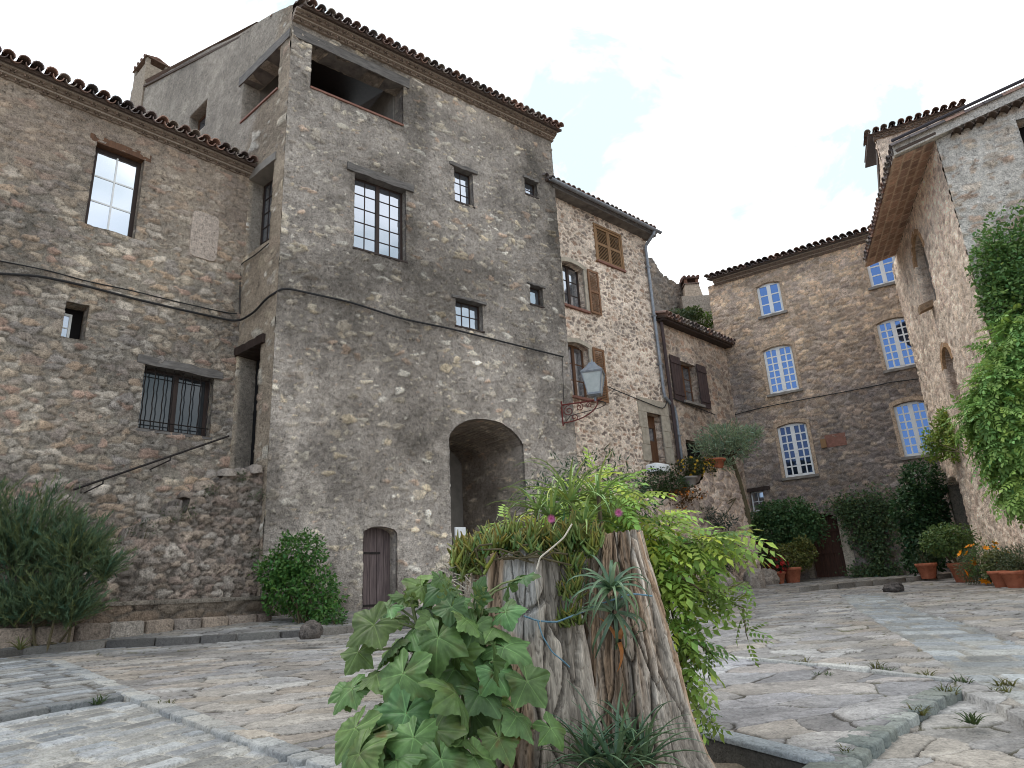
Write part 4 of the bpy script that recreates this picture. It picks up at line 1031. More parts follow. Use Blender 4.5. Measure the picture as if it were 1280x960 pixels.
def flags(x, y, seed, wd, ht, mort=.035):
    xr = x*.94+y*.34; yr = -x*.34+y*.94
    F1, e, I, J = cells(xr, yr, wd, ht, seed, .34, .9, .5); r = hsh(I, J, seed+3); r2 = hsh(I, J, seed+4)
    f = fbm(x*7, y*7, 5, seed+8); f2 = fbm(x*30, y*30, 3, seed+9); f3 = fbm(x*2.0, y*2.0, 4, seed+10)
    m = sst(mort*.3, mort+.03, e+.08*(f-.5)+.05*(f2-.5)-.02*(r2-.5))
    c = pick(flagpal, r)*(.78+.46*r2)[..., None]*(.74+.5*f)[..., None]*(.82+.36*f2)[..., None]
    lay = sst(.55, .62, fbm(xr*2.2, yr*9+3*r, 3, seed+12)); c = c*(1-.16*lay[..., None])
    mc = lin(78, 70, 60)*(.25+.6*f)[..., None]
    moss = sst(.55, .72, fbm(x*.9, y*.9, 4, seed+14))[..., None]; mc = mc*(1-moss*.6)+lin(92, 92, 56)*moss*.6
    t = ((r*17 % 1)-.5)*(fbm(xr*1.1, yr*1.1, 2, seed+40)-.5)*4      # stones tilt and lie unevenly
    h = .010*m+.012*(r2-.5)*m+.003*(f-.5)-.005*lay*m+.005*(f2-.5)+.012*t
    return h, c*m[..., None]+mc*(1-m[..., None]), m
def setts(x, y, ang, bw, bh, seed, mc, jn=.012, dk=1.0):
    ca, sa = math.cos(ang), math.sin(ang); a = x*ca+y*sa; b = -x*sa+y*ca
    a = a+.05*(fbm(x*1.3, y*1.3, 2, seed+30)-.5); b = b+.05*(fbm(x*1.3+9, y*1.3, 2, seed+31)-.5)
    j = np.floor(b/bh); q = a/bw+hsh(j, j*0, seed)*.9; q = q+.22*np.sin(q*2.1+j*1.7); i = np.floor(q); fx = q-i; fz = b/bh-j
    f = fbm(x*10, y*10, 4, seed+4); f2 = fbm(x*34, y*34, 3, seed+5); r2 = hsh(i, j, seed+2)
    m = sst(0, jn/bw*1.8, np.minimum(fx, 1-fx)+.04*(f-.5))*sst(0, jn/bh*1.8, np.minimum(fz, 1-fz)+.08*(f-.5))
    c = pick(setpal, hsh(i, j, seed+1))*(.62+.56*r2)[..., None]*(.76+.46*f)[..., None]*(.85+.3*f2)[..., None]*dk
    return .016*m+.008*(r2-.5)*m+.004*(f-.5), c*m[..., None]+np.asarray(mc)*(.6+.7*f)[..., None]*(1-m[..., None])
h, c, mm = flags(XX, YY, 101, .40, .22, .022)
h2, c2, _ = flags(XX, YY, 131, .52, .30, .02)          # larger slabs nearest the viewer on the right
near = inpoly(XX, YY, [*kD, *GP((1192, 862)), *kC[::-1], *kE[:4], *GP((850, 860))]); 
h = np.where(near, h2, h); c = np.where(near[..., None], c2*lin(232, 232, 236)/lin(228, 226, 224), c)
warm = sst(.42, .64, fbm(XX*.42, YY*.42, 4, 171))[..., None]; c = c*(1-warm*.5)+c*np.array([1.06, .99, .90])*warm*.5
Z = gz(XX, YY)
kbv = kB[-1]-kB[1]; angB = math.atan2(kbv[1], kbv[0])
m1 = inpoly(XX, YY, regL1); hs, cs_ = setts(XX, YY, angB, .36, .19, 201, lin(74, 68, 60), .02); h = np.where(m1, hs, h); c = np.where(m1[..., None], cs_, c)
kav = kA[-2]-kA[2]; angA = math.atan2(kav[1], kav[0])
m2 = inpoly(XX, YY, regL2); hs, cs_ = setts(XX, YY, angB+.12, .30, .15, 221, lin(170, 165, 155)*.82, .016, .92); h = np.where(m2, hs-.03, h); c = np.where(m2[..., None], cs_*1.12, c)
md_ = inpoly(XX, YY, dr_); dv = dr_[3]-dr_[1]; hs, cs_ = setts(XX, YY, math.atan2(dv[1], dv[0])+1.57, .44, .30, 241, lin(150, 144, 134)*.8, .03); h = np.where(md_, hs-.02, h); c = np.where(md_[..., None], cs_*np.array([1.0, 1.03, 1.04]), c)
m3 = inpoly(XX, YY, regR) & ~md_; h = np.where(m3, h-.045, h)
m4 = inpoly(XX, YY, regWalk); dw = dline(XX, YY, kW); h = np.where(m4, h+.085+.05*np.clip(dw, 0, 2.0), h); c = np.where(m4[..., None], c*.92, c)
m5 = inpoly(XX, YY, regBed); fs = fbm(XX*8, YY*8, 5, 260); h = np.where(m5, -.115+.06*fs, h); c = np.where(m5[..., None], lin(118, 106, 92)*(.6+1.2*fbm(XX*25, YY*25, 4, 261))[..., None], c)
dk = dline(XX, YY, kC); c = c*(1-.35*np.exp(-(dk/.05)**2))[..., None]
dirt = sst(.5, .75, fbm(XX*.7+3, YY*.7, 5, 280))[..., None]; c = c*(1-.16*dirt)
P = np.stack([XX, YY, Z+h], -1); ny, nx = XX.shape; idx = np.arange(ny*nx).reshape(ny, nx)
F = np.stack([idx[:-1, :-1], idx[:-1, 1:], idx[1:, 1:], idx[1:, :-1]], -1).reshape(-1, 4)
pv = np_mesh('flagstone_paving', P.reshape(-1, 3), F, MAT['paving'], None, c.reshape(-1, 3), smooth=True); tag(pv, kind='structure')

def kerb(name, line, width, length, top, side, col, depth=.22, gap=.008, jit=.004, rows=1, seed=0, off=-.04, cap=None):
    """single stones laid along a line; side +1 puts the width to the left of the walking direction"""
    r_ = np.random.default_rng(seed); m = MB(); pts = np.array([p[:2] for p in line]); seg = np.hypot(*np.diff(pts, axis=0).T); S = np.concatenate([[0], np.cumsum(seg)])
    def P_(s): return np.array([np.interp(s, S, pts[:, 0]), np.interp(s, S, pts[:, 1])])
    for k in range(rows):
        s = 0 if k == 0 else -length*.4
        while s < S[-1]-.05:
            l = length*r_.uniform(.75, 1.3); a = P_(max(0, s+gap)); b = P_(min(S[-1], s+l-gap)); t = b-a; L_ = np.hypot(*t)
            if L_ < .06: s += l; continue
            t /= L_; nrm = np.array([-t[1], t[0]])*side; o = a+nrm*(k*(width+gap)+off+r_.uniform(-.006, .006))
            za = gz(*a); zb_ = gz(*b)
            m.bbox((o[0], o[1], za+top-depth+r_.uniform(-.006, .006)), (t[0]*L_, t[1]*L_, zb_-za), (nrm[0]*width, nrm[1]*width, 0), (0, 0, depth), .012, col[r_.integers(len(col))]*r_.uniform(.8, 1.15), jit)
            if cap is not None: m.bbox((o[0]-nrm[0]*.01, o[1]-nrm[1]*.01, za+top), (t[0]*L_, t[1]*L_, zb_-za), (nrm[0]*(width+.015), nrm[1]*(width+.015), 0), (0, 0, .022), .008, cap*r_.uniform(.85, 1.1), .002)
            s += l
    o = m.build(name, MAT['paving'], None, True); tag(o, kind='structure'); return o
kc = cp(1.0, (150, 156, 162), (138, 146, 154), (160, 162, 162), mute=.2)
kerb('sett_kerb', kA, .145, .21, .018, 1, cp(.78, (166, 166, 163), (150, 151, 150), (176, 173, 166), mute=.0), rows=1, seed=1, gap=.012)
kerb('step_kerb', kB, .12, .45, .030, 1, cp(.65, (140, 140, 138), (128, 130, 130), mute=.3), seed=2)
kerb('walk_kerb', kW, .24, .5, .100, 1, cp(.62, (130, 126, 120), (112, 108, 104), (146, 138, 128), mute=.0), depth=.3, seed=3, off=-.13)
kerb('sett_kerb', kC, .17, .15, .014, 1, cp(.8, (136, 140, 134), (118, 124, 119), (152, 154, 148), (128, 132, 124), mute=.0), depth=.25, seed=4, off=-.06, gap=.01)
kerb('bed_kerb', kE, .11, .62, .004, 1, cp(.9, (104, 98, 90), (90, 86, 80), mute=.2), depth=.3, seed=5, off=-.06, cap=lin(160, 164, 166)*.85)  # dark blocks under pale caps: riser shade and dirt put into the colour
kerb('sett_kerb', kD, .07, .5, .028, 1, cp(.85, (168, 168, 164), (180, 178, 172), mute=.2), seed=6)

# low step in front of the far house door
st = GP((985, 741), (1060, 738), (1120, 729), (1190, 722))
m = MB()
p0 = [G(1000, 741), G(1190, 723)]; q0 = [WF.pt(-1.4, 0), WF.pt(3.0, 0)]
nst = 9; r_ = np.random.default_rng(5)
for i in range(nst):
    a = p0[0]+(p0[1]-p0[0])*i/nst; b = p0[0]+(p0[1]-p0[0])*(i+.985)/nst; t = b-a
    nv_ = -WF.n
    m.bbox((a[0], a[1], gz(*a[:2])-.1), t, nv_*.42, (0, 0, .22), .02, lin(140, 132, 122)*r_.uniform(.6, .85), .01)
    a2 = a+nv_*.43; m.bbox((a2[0], a2[1], gz(*a2[:2])-.1), t, nv_*1.3, (0, 0, .205), .02, lin(136, 128, 118)*r_.uniform(.75, 1.0), .008)
tag(m.build('doorstep', MAT['paving'], None, True), kind='structure')

# ================================================================== LEFT TERRACE WALL, STAIR AND BENCH
a43 = R_(43); OFF = 1.28
WS = Wall(L0p+WL.n*OFF, 43)
steps_px = [(322, 588), (283, 592), (268, 606), (238, 620), (232, 642), (184, 650), (176, 672), (120, 684), (40, 700)]
tops = sorted([WS.uv(*p) for p in steps_px]); ts = np.array([t[0] for t in tops]); tz = np.array([t[1] for t in tops])
s_end = WS.uv(326, 680)[0]
ste = empty('stone_staircase', (*WS.pt(-2, 0)[:2], 1.2)); tag(ste, 'rough rubble staircase climbing along the left house to the tower side door', 'staircase')
palS = cp(1.3, (126, 112, 100), (112, 104, 97), (136, 120, 104), (118, 100, 90), (150, 143, 134), (104, 98, 92), mute=.5)
fnS0 = rubble(palS, lin(100, 92, 84)*1.1, .17, .10, .02, .2, .04, 65, .95, .1, .5, .018, blotch(95, .7, 1.1, .7, .2), small=.55, var=.6)
topfn = lambda S: np.interp(S, ts, tz)+.05*(fbm(S*4, S*0, 3, 6)-.5)
stone_wall('stair_wall', WS, -6.0, s_end+.1, .9, tz.max()+.1, fnS0, MAT['stone'], ste, [], .026, top=topfn)
S_, O_ = np.meshgrid(np.linspace(-6.0, s_end+.08, 130), np.linspace(0, 1.34, 30))
hh, cc = fnS0(S_, O_*1.3+50); stp = topfn(S_)-.05+.10*(fbm(S_*2.5, O_*2.5, 3, 8)-.5)
PP = WS.P+S_[..., None]*WS.d-O_[..., None]*WS.n+(stp+hh)[..., None]*np.array([0, 0, 1.]); ix = np.arange(S_.size).reshape(S_.shape)
np_mesh('steps', PP.reshape(-1, 3), np.stack([ix[:-1, :-1], ix[:-1, 1:], ix[1:, 1:], ix[1:, :-1]], -1).reshape(-1, 4), MAT['stone'], ste, cc.reshape(-1, 3)*1.1, smooth=True)
r_ = np.random.default_rng(9)
for i in range(16):     # loose cap stones along the stepped top
    s_ = s_end-.1-i*.27-r_.uniform(0, .1); z_ = float(topfn(np.array([s_]))[0]); l = r_.uniform(.16, .34); q = r_.uniform(.1, .2); m = MB()
    m.bbox(WS.pt(s_-l/2, z_-.06, -.2+r_.uniform(-.1, .05)), WS.d*l+np.array([0, 0, r_.uniform(-.04, .04)]), WS.n*r_.uniform(.18, .3), (0, 0, q), .05, pick(palS, np.array([r_.random()]))[0]*r_.uniform(.7, 1.2), .025)
    m.build('cap_stone', MAT['stone'], ste, True)
# bench
WBn = Wall(WS.P+WS.n*.46, 43)
zbt = .0; bs0, bs1 = WBn.uv(140, 752)[0], WBn.uv(330, 746)[0]; zbt = (WBn.uv(140, 752)[1]+WBn.uv(330, 746)[1])/2
ben = empty('stone_bench', (*WBn.pt((bs0+bs1)/2, 0)[:2], 1.3)); tag(ben, 'low stone wall bench with flat slab seat below the rubble staircase', 'bench')
fnBn = rubble(cp(.85, (132, 116, 100), (118, 106, 96), (126, 108, 92), (140, 128, 114)), lin(112, 102, 92)*1.05, .42, .27, .03, .12, .03, 73, 1, 0, .15, .01, blotch(96, .75, 1.05, .8, .2))
stone_wall('bench_front', WBn, bs0-.9, bs1+.15, 1.0, zbt-.05, fnBn, MAT['stone'], ben, [], .026)
m = MB(); s = bs0-.1; r_ = np.random.default_rng(19)
while s < bs1+.1:
    l = r_.uniform(.45, .8); m.bbox(WBn.pt(s, zbt-.055, -.50), WBn.d*(min(l, bs1+.15-s)-.008), WBn.n*.55, (0, 0, .06), .015, lin(136, 126, 114)*r_.uniform(.6, .85), .006); s += l
m.build('seat', MAT['stone'], ben, True)
WBk = Wall(WBn.P+WBn.n*.22, 43)
m = MB(); s = bs0-1.4; zk = gz(*WBk.pt(-2, 0)[:2])+.13
while s < bs1:
    l = r_.uniform(.3, .5); zz = zk+.16+.02*r_.random(); m.bbox(WBk.pt(s, zk-.25, -.30), WBk.d*(min(l, bs1+.05-s)-.012), WBk.n*.32, (0, 0, .25+.17), .03, pick(palS, np.array([r_.random()]))[0]*r_.uniform(.6, .95), .012); s += l
m.build('footing_course', MAT['stone'], ben, True)
# handrail
h0 = WS.uv(92, 612, -.35); h1 = WS.uv(286, 545, -.35); m = MB(); nH = 12
pts = [WS.pt(h0[0]+(h1[0]-h0[0])*i/nH, h0[1]+(h1[1]-h0[1])*i/nH, -.35) for i in range(nH+1)]
hr = empty('handrail', pts[0]); tag(hr, 'thin black iron handrail slanting up the stair beside the left house', 'handrail')
m.tube(pts, .02, 6); m.build('rail', MAT['iron'], hr)
for i in (2, 7):
    m = MB(); p = pts[i]; m.tube([p, p-np.array([0, 0, .07]), p-np.array([0, 0, .08])-WS.n*.95], .012, 5); m.build('bracket', MAT['iron'], hr)

# ================================================================== CABLES
def wall_cable(name, paths, label, r=.017, off=.05):
    m = MB(); pts = []
    for (W, pp) in paths:
        for p in pp:
            u = W.uv(p[0], p[1], off); pts.append(W.pt(u[0], u[1], off))
    pts = np.array(pts); t = np.arange(len(pts)); tt = np.linspace(0, len(pts)-1, len(pts)*5)
    P = np.stack([np.interp(tt, t, pts[:, k]) for k in range(3)], 1)
    P[1:-1] = (P[:-2]+2*P[1:-1]+P[2:])/4; P[1:-1] = (P[:-2]+2*P[1:-1]+P[2:])/4
    m.tube(P, r, 6); o = m.build(name, MAT['cable'], None); tag(o, label, 'cable'); return o
wall_cable('cable', [(WL, [(-60, 338), (0, 342), (50, 345), (110, 358), (170, 374), (230, 388), (290, 401)]), (WTL, [(302, 400), (318, 390), (334, 372)]), (WT, [(352, 361), (362, 361), (390, 367), (440, 378), (500, 398), (560, 410), (620, 425), (704, 446)])],
           'thick black cable slung across the left house and the tower front', .022, .07)
wall_cable('cable', [(WL, [(-60, 318), (0, 326), (60, 338), (110, 352), (160, 362), (220, 377), (288, 392), (296, 392)])], 'thin upper cable on the left house just above the thick cable', .011, .045)
wall_cable('cable', [(WTL, [(300, 392), (300, 350), (301, 330), (320, 318), (336, 304)])], 'short black cable in the corner between left house and tower', .012, .05)
wall_cable('cable', [(WB, [(757, 482), (775, 490), (800, 500), (830, 512)]), (WC, [(836, 496), (860, 505), (893, 518)])], 'cable crossing the shuttered house above its doorway', .014, .06)
wall_cable('cable', [(WF, [(912, 520), (950, 510), (1000, 500), (1060, 489), (1100, 481), (1112, 478), (1152, 473)])], 'cable crossing the far house between its two lower window rows', .016, .06)
wall_cable('cable', [(WT, [(703, 446), (704, 480), (705, 508)])], 'thin cable dropping to the street lamp bracket', .008, .03)

# ================================================================== STREET LAMP
lamp = empty('street_lamp', WT.pt(WT.uv(704, 520)[0], WT.uv(704, 520)[1])); tag(lamp, 'wall lantern with frosted panes on a scrolled rusty red bracket at the tower corner', 'street lamp')
ls, lz0 = WT.uv(703, 530); lz1 = WT.uv(703, 507)[1]
LN = WT.n*.80+WT.d*.60; LN /= np.linalg.norm(LN)
def LP(o, z): return WT.pt(ls, z, .02)+LN*o
rY = ray(758, 503); 
arm = 1.02
m = MB(); m.tube([LP(0, lz0-.06), LP(0, lz1+.1)], .022, 6)
m.tube([LP(0, lz1), LP(arm, lz1+.02)], .02, 6)
m.tube([LP(.0, lz0+.02)]+[LP(arm*.9*math.sin(t), lz0+.02+(lz1-lz0)*(1-math.cos(t))*.98) for t in np.linspace(.1, 1.5, 9)], .016, 6)
def spiral(c, r0, tr, d0, sg):
    P = []
    for i in range(26):
        t = i/25; r = r0*(1-.85*t); a = d0+sg*t*2*math.pi*tr; P.append(LP(c[0]+r*math.cos(a), c[1]+r*math.sin(a)))
    m.tube(P, .012, 5)
spiral((.17, lz1-.17), .14, 1.6, 1.4, 1); spiral((.45, lz1-.11), .10, 1.5, 1.4, -1); spiral((.70, lz1-.08), .075, 1.4, 1.6, 1); spiral((.30, lz0+.13), .09, 1.3, -1.4, 1)
m.build('bracket', MAT['redironm'], lamp)
lc = LP(.86, lz1+.05)
m = MB()
def sqr(z0, w0, z1, w1, mt=None, mb=None, az=51.5-37):
    mb = mb or m; a = R_(az); u = np.array([math.cos(a), -math.sin(a), 0]); v = np.array([math.sin(a), math.cos(a), 0]); V = []
    for (z, w_) in ((z0, w0), (z1, w1)):
        for (i, j) in ((-1, -1), (1, -1), (1, 1), (-1, 1)): V.append(lc+u*i*w_+v*j*w_+np.array([0, 0, z]))
    mb.add(V, [(0, 1, 5, 4), (1, 2, 6, 5), (2, 3, 7, 6), (3, 0, 4, 7), (4, 5, 6, 7), (0, 3, 2, 1)])
    return V
m = MB(); m.tube([lc+[0, 0, -.05], lc+[0, 0, .06]], .03, 8); sqr(.06, .10, .09, .13)
zb0, zb1, wb0, wb1 = .14, .64, .155, .25
a = R_(51.5-37); u = np.array([math.cos(a), -math.sin(a), 0]); v = np.array([math.sin(a), math.cos(a), 0])
for (i, j) in ((-1, -1), (1, -1), (1, 1), (-1, 1)): m.tube([lc+u*i*wb0+v*j*wb0+[0, 0, zb0], lc+u*i*wb1+v*j*wb1+[0, 0, zb1]], .014, 5)
sqr(.09, .16, .14, .165); sqr(zb1, wb1+.015, zb1+.04, wb1+.03)
m.build('lantern_frame', MAT['zinc'], lamp)
m = MB(); sqr(zb0, wb0-.008, zb1, wb1-.008); m.build('lantern_glass', MAT['lampglass'], lamp)
m = MB(); sqr(zb1+.04, wb1+.03, zb1+.20, .13); sqr(zb1+.20, .13, zb1+.24, .12); sqr(zb1+.24, .09, zb1+.30, .085); m.tube([lc+[0, 0, zb1+.30], lc+[0, 0, zb1+.40]], [.04, .012], 8)
m.build('lantern_cap', MAT['zinc'], lamp)
m = MB(); cq = [LP(.86+.25*math.sin(t), lz1+.02-.22*t/3+.0) for t in np.linspace(0, 3, 8)]+[LP(.55, lz1-.25), LP(.2, lz1-.30), LP(0, lz0-.05)]; m.tube(cq, .010, 5); m.build('lamp_wire', MAT['cable'], lamp)

# small white sign board at the arch
sg = at(577, 668, WT.pt(oArch[0], 0)[1]-.25); m = MB(); sq_ = WT.uv(571, 681, .12); sq2 = WT.uv(581, 659, .12)
m.wbox(WT, sq_[0]-.02, sq2[0]+.02, sq_[1], sq2[1], .08, .12); so_ = m.build('notice_board', MAT['white']); tag(so_, 'small blank white board fixed at the left jamb of the arch', 'sign')

# rockery terrace in front of the shuttered house
rk = empty('masonry_terrace', (*WB.pt(3, 0, 1.5)[:2], 1.4)); tag(rk, 'raised rubble masonry planting terrace in front of the shuttered house', 'terrace')
WK = Wall(WB.P+WB.n*1.5, 48); ke = WK.uv(941, 700)[0]; kt = WK.uv(897, 582)[1]
fnK = rubble(cp(1.7, (140, 124, 112), (126, 112, 104), (156, 142, 128), (116, 104, 98)), lin(172, 154, 138)*1.7, .32, .22, .09, .18, .05, 77, .9, .1, .4, .014, blotch(97, .8, 1.1, .6, .2), small=.3)
k0 = WK.uv(868, 640)[0]; k1 = WK.uv(885, 582)[0]; k2 = WK.uv(915, 586)[0]; klow = WK.uv(850, 640)[1]
ktop = lambda S: np.interp(S, [0, k0-.9, k0, k1, k2, ke], [kt-1.15, kt-1.0, kt-.75, kt-.05, kt, kt-.4])+.06*np.sin(S*7)
stone_wall('terrace_wall', WK, -.6, ke, .9, kt+.2, fnK, MAT['stone'], rk, [], .04, top=ktop, batter=lambda s, z: .22*np.clip((kt-z)/3.5, 0, 1))
WKe = Wall(WK.pt(ke, 0), 48-90)
stone_wall('terrace_end', WKe, 0, 1.9, .9, kt-.35, fnK, MAT['stone'], rk, [], .06, batter=lambda s, z: 0*s)
m = MB(); ss = np.linspace(-.6, ke, 24); V = []
for s in ss:
    zt_ = float(ktop(np.array([s]))[0]); V += [WK.pt(s, zt_, 0), WK.pt(s, zt_+.02, -1.5)]
m.add(V, [(2*i, 2*i+2, 2*i+3, 2*i+1) for i in range(len(ss)-1)], lin(120, 104, 92)); m.build('terrace_top', MAT['stone'], rk)

# ================================================================== PLANT HELPERS
def unit(v): v = np.asarray(v, float); return v/(np.linalg.norm(v, axis=-1, keepdims=True)+1e-9)
T_OVAL = (np.array([[0, 0, 0], [.30, .45, .07], [0, 1, -.04], [-.30, .45, .07], [0, .5, -.02]]), [(0, 1, 2, 4), (0, 4, 2, 3)])
T_LANCE = (np.array([[0, 0, 0], [.10, .4, .03], [0, 1, -.03], [-.10, .4, .03], [0, .5, 0]]), [(0, 1, 2, 4), (0, 4, 2, 3)])
T_NEEDLE = (np.array([[-.085, 0, 0], [.085, 0, 0], [.02, 1, .05], [-.02, 1, .05]]), [(0, 1, 2, 3)])
def leaves(tmpl, pos, ydir, zdir, size, col):
    T, F = tmpl; n = len(pos); y = unit(ydir); x = unit(np.cross(y, zdir)); z = np.cross(x, y)
    sz = np.broadcast_to(size, (n,))[:, None, None]
    V = pos[:, None, :]+sz*(T[None, :, 0:1]*x[:, None, :]+T[None, :, 1:2]*y[:, None, :]+T[None, :, 2:3]*z[:, None, :])
    k = len(T); FF = (np.array(F)[None]+(np.arange(n)*k)[:, None, None]).reshape(-1, 4)
    C = np.repeat(col, k, axis=0); return V.reshape(-1, 3), FF, C
class LB:
    def __init__(s): s.V = []; s.F = []; s.C = []; s.n = 0
    def add(s, V, F, C): s.V.append(V); s.F.append(np.asarray(F)+s.n); s.C.append(C); s.n += len(V)
    def build(s, name, mat, parent=None, smooth=True, origin=None):
        return np_mesh(name, np.concatenate(s.V), [np.concatenate(s.F)], mat, parent, np.concatenate(s.C), smooth, origin)
def rdir(n, r): return unit(r.normal(size=(n, 3)))
def lcol(base, n, r, v=.5, hue=.15):
    base = np.asarray(base); k = r.uniform(1-v/2, 1+v/2, (n, 1)); h = r.normal(0, hue, (n, 1))
    return np.clip(base*k*(1+h*np.array([[.8, .1, -.6]])), 0.002, 1)
def blobs(E, n, r, shell=.35, rag=.35):
    """points near the surface of a cluster of ellipsoids (centre, radii); ragged by noise"""
    w_ = np.array([(e[1][0]*e[1][1]*e[1][2])**(2/3) for e in E]); k = r.choice(len(E), n, p=w_/w_.sum())
    c = np.array([e[0] for e in E])[k]; R = np.array([e[1] for e in E])[k]; d = rdir(n, r)
    nse = fbm(d[:, 0]*2.2+k*7.1, d[:, 2]*2.2+d[:, 1]*2+k*3.3, 3, 5)
    rr = (1-shell*r.random(n)**1.6)*(1+rag*2*(nse-.5)); return c+d*R*rr[:, None], d
def shrub(name, E, n, size, base, label, cat, seed=0, tmpl=T_OVAL, mat='leaf', stems=5, shell=.45, rag=.4, droop=.2, foot=None, group=None, v=.6, hue=.15, stemr=.012, flowers=None):
    r = np.random.default_rng(seed); P, d = blobs(E, n, r, shell, rag)
    yd = unit(d*.7+rdir(n, r)*.8+np.array([0, 0, -droop])); zd = unit(d*.6+np.array([0, 0, .7])+rdir(n, r)*.6)
    foot = np.array(foot) if foot is not None else np.array([np.mean([e[0][0] for e in E]), np.mean([e[0][1] for e in E]), min(e[0][2]-e[1][2] for e in E)])
    root = empty(name, foot); tag(root, label, cat, group)
    lb = LB(); lb.add(*leaves(tmpl, P, yd, zd, size*r.uniform(.6, 1.25, n), lcol(base, n, r, v, hue))); lb.build('foliage', MAT[mat], root)
    if stems:
        m = MB()
        for i in range(stems):
            e = E[i % len(E)]; t = np.array(e[0])+rdir(1, r)[0]*np.array(e[1])*.6; a = foot+np.array([r.uniform(-.06, .06), r.uniform(-.06, .06), 0]); md = (a+t)/2+rdir(1, r)[0]*.08
            m.tube([a, (a*2+md)/3, md, (md+t)/2+rdir(1, r)[0]*.03, t], [stemr*1.4, stemr*1.2, stemr, stemr*.7, stemr*.4], 5)
        m.build('stem', MAT['stem'], root)
    if flowers:
        fb, nf, fs = flowers; PF, dF = blobs(E, nf, r, .1, rag)
        for P, d in zip(PF, dF):
            d = unit(d+[0, 0, .3]); x = unit(np.cross(d, [.1, .2, 1.0])); yv = np.cross(d, x); a = np.arange(6)*1.0472+r.random()
            dd = x*np.cos(a)[:, None]+yv*np.sin(a)[:, None]+d*.45; lb = LB(); lb.add(*leaves(T_OVAL, np.tile(P+d*.03, (6, 1)), dd, np.tile(d, (6, 1)), fs*r.uniform(.7, 1.1), lcol(fb, 6, r, .3, .05))); lb.build('flower', MAT['leaf'], root)
    return root
def blob_px(px, py, Y, rx, rz, ry=None):
    """ellipsoid centred where that pixel lies at distance Y; radii in metres"""
    return (at(px, py, Y), (rx, ry if ry else rx*.8, rz))
def straps(lb, c, n, length, width, base, r, lift=(.2, 1.2), droop=.9, seg=7, tip=None, axis=(0, 0, 1), keel=.25):
    """a rosette of curved strap leaves"""
    ax = unit(np.array(axis)); t1 = unit(np.cross(ax, [.3, .9, .1])); t2 = np.cross(ax, t1)
    for i in range(n):
        a = i*2.39996+r.uniform(-.3, .3); f = i/n; el = lift[1]+(lift[0]-lift[1])*f+r.uniform(-.12, .12)
        L_ = length*r.uniform(.7, 1.15); h = t1*math.cos(a)+t2*math.sin(a); p = np.array(c)+h*.01; ang = el; V = []; side = np.cross(h, ax)
        curl = droop*r.uniform(.6, 1.4); sw = r.uniform(-.25, .25)
        cc = lcol(base, 1, r, .4, .12)[0]; C = []
        for k in range(seg+1):
            t = k/seg; dirv = h*math.cos(ang)+ax*math.sin(ang)+side*sw*t; w_ = width*(1-t**1.7)*(.8+.4*(1-t))/1.1+.001; up = unit(np.cross(side, dirv)); up = up if np.dot(up, ax) > -2 else up
            V += [p-side*w_+up*w_*keel*2, p-up*w_*keel, p+side*w_+up*w_*keel*2]
            cl = cc*(1+.15*t) if tip is None else cc*(1-t**3)+np.asarray(tip)*t**3
            C += [cl*.95, cl, cl*.95]; p = p+dirv*L_/seg; ang -= curl*1.6/seg*(.4+1.2*t); p[2] -= 0
        F = []
        for k in range(seg):
            for q in (0, 1): F.append((k*3+q, k*3+q+1, k*3+q+4, k*3+q+3))
        lb.add(np.array(V), np.array(F), np.array(C))
def pot(name, c, r0, r1, h, label, group=None, mat='terracotta', cat='flower pot'):
    m = MB(); m.lathe((0, 0, 0), [(0, 0), (r0, 0), (r0*1.02, .01), (r1*.97, h*.78), (r1*1.08, h*.80), (r1*1.1, h), (r1*.98, h), (r1*.93, h*.85), (0, h*.85)], 18)
    for i in range(len(m.V)): m.V[i] = m.V[i]+np.asarray(c)
    o = m.build(name, MAT[mat], None, True, origin=c); tag(o, label, cat, group); return o
def rock(name, c, rx, ry, rz, col, label, seed=0, group=None, cat='rock', kind=None):
    n = 48; th = np.linspace(0, math.pi, n//2+1); ph = np.linspace(0, 2*math.pi, n, endpoint=False); T, Pp = np.meshgrid(th, ph, indexing='ij')
    x, y, z = np.sin(T)*np.cos(Pp), np.sin(T)*np.sin(Pp), np.cos(T); q = 1+.6*(fbm(x*1.6+seed*3.1, y*1.6+z*1.3+seed, 3, seed)-.5)+.35*(fbm(x*4+seed, y*4+z*3.1, 4, seed+1)-.5); q = q*.6+.4*np.round(q*7)/7
    V = np.stack([x*rx*q, y*ry*q, np.clip(z*q, -.6, 2)*rz], -1).reshape(-1, 3)+np.asarray(c)
    m = len(ph); F = [(i*m+j, (i+1)*m+j, (i+1)*m+(j+1) % m, i*m+(j+1) % m) for i in range(len(th)-1) for j in range(m)]
    C = np.asarray(col)*(.6+.8*fbm(V[:, 0]*14+V[:, 1]*9, V[:, 2]*14, 4, seed+3))[:, None]
    o = np_mesh(name, V, np.array(F), MAT['stone'], None, C, True, origin=np.asarray(c)-[0, 0, rz*.6]); tag(o, label, cat, group, kind); return o

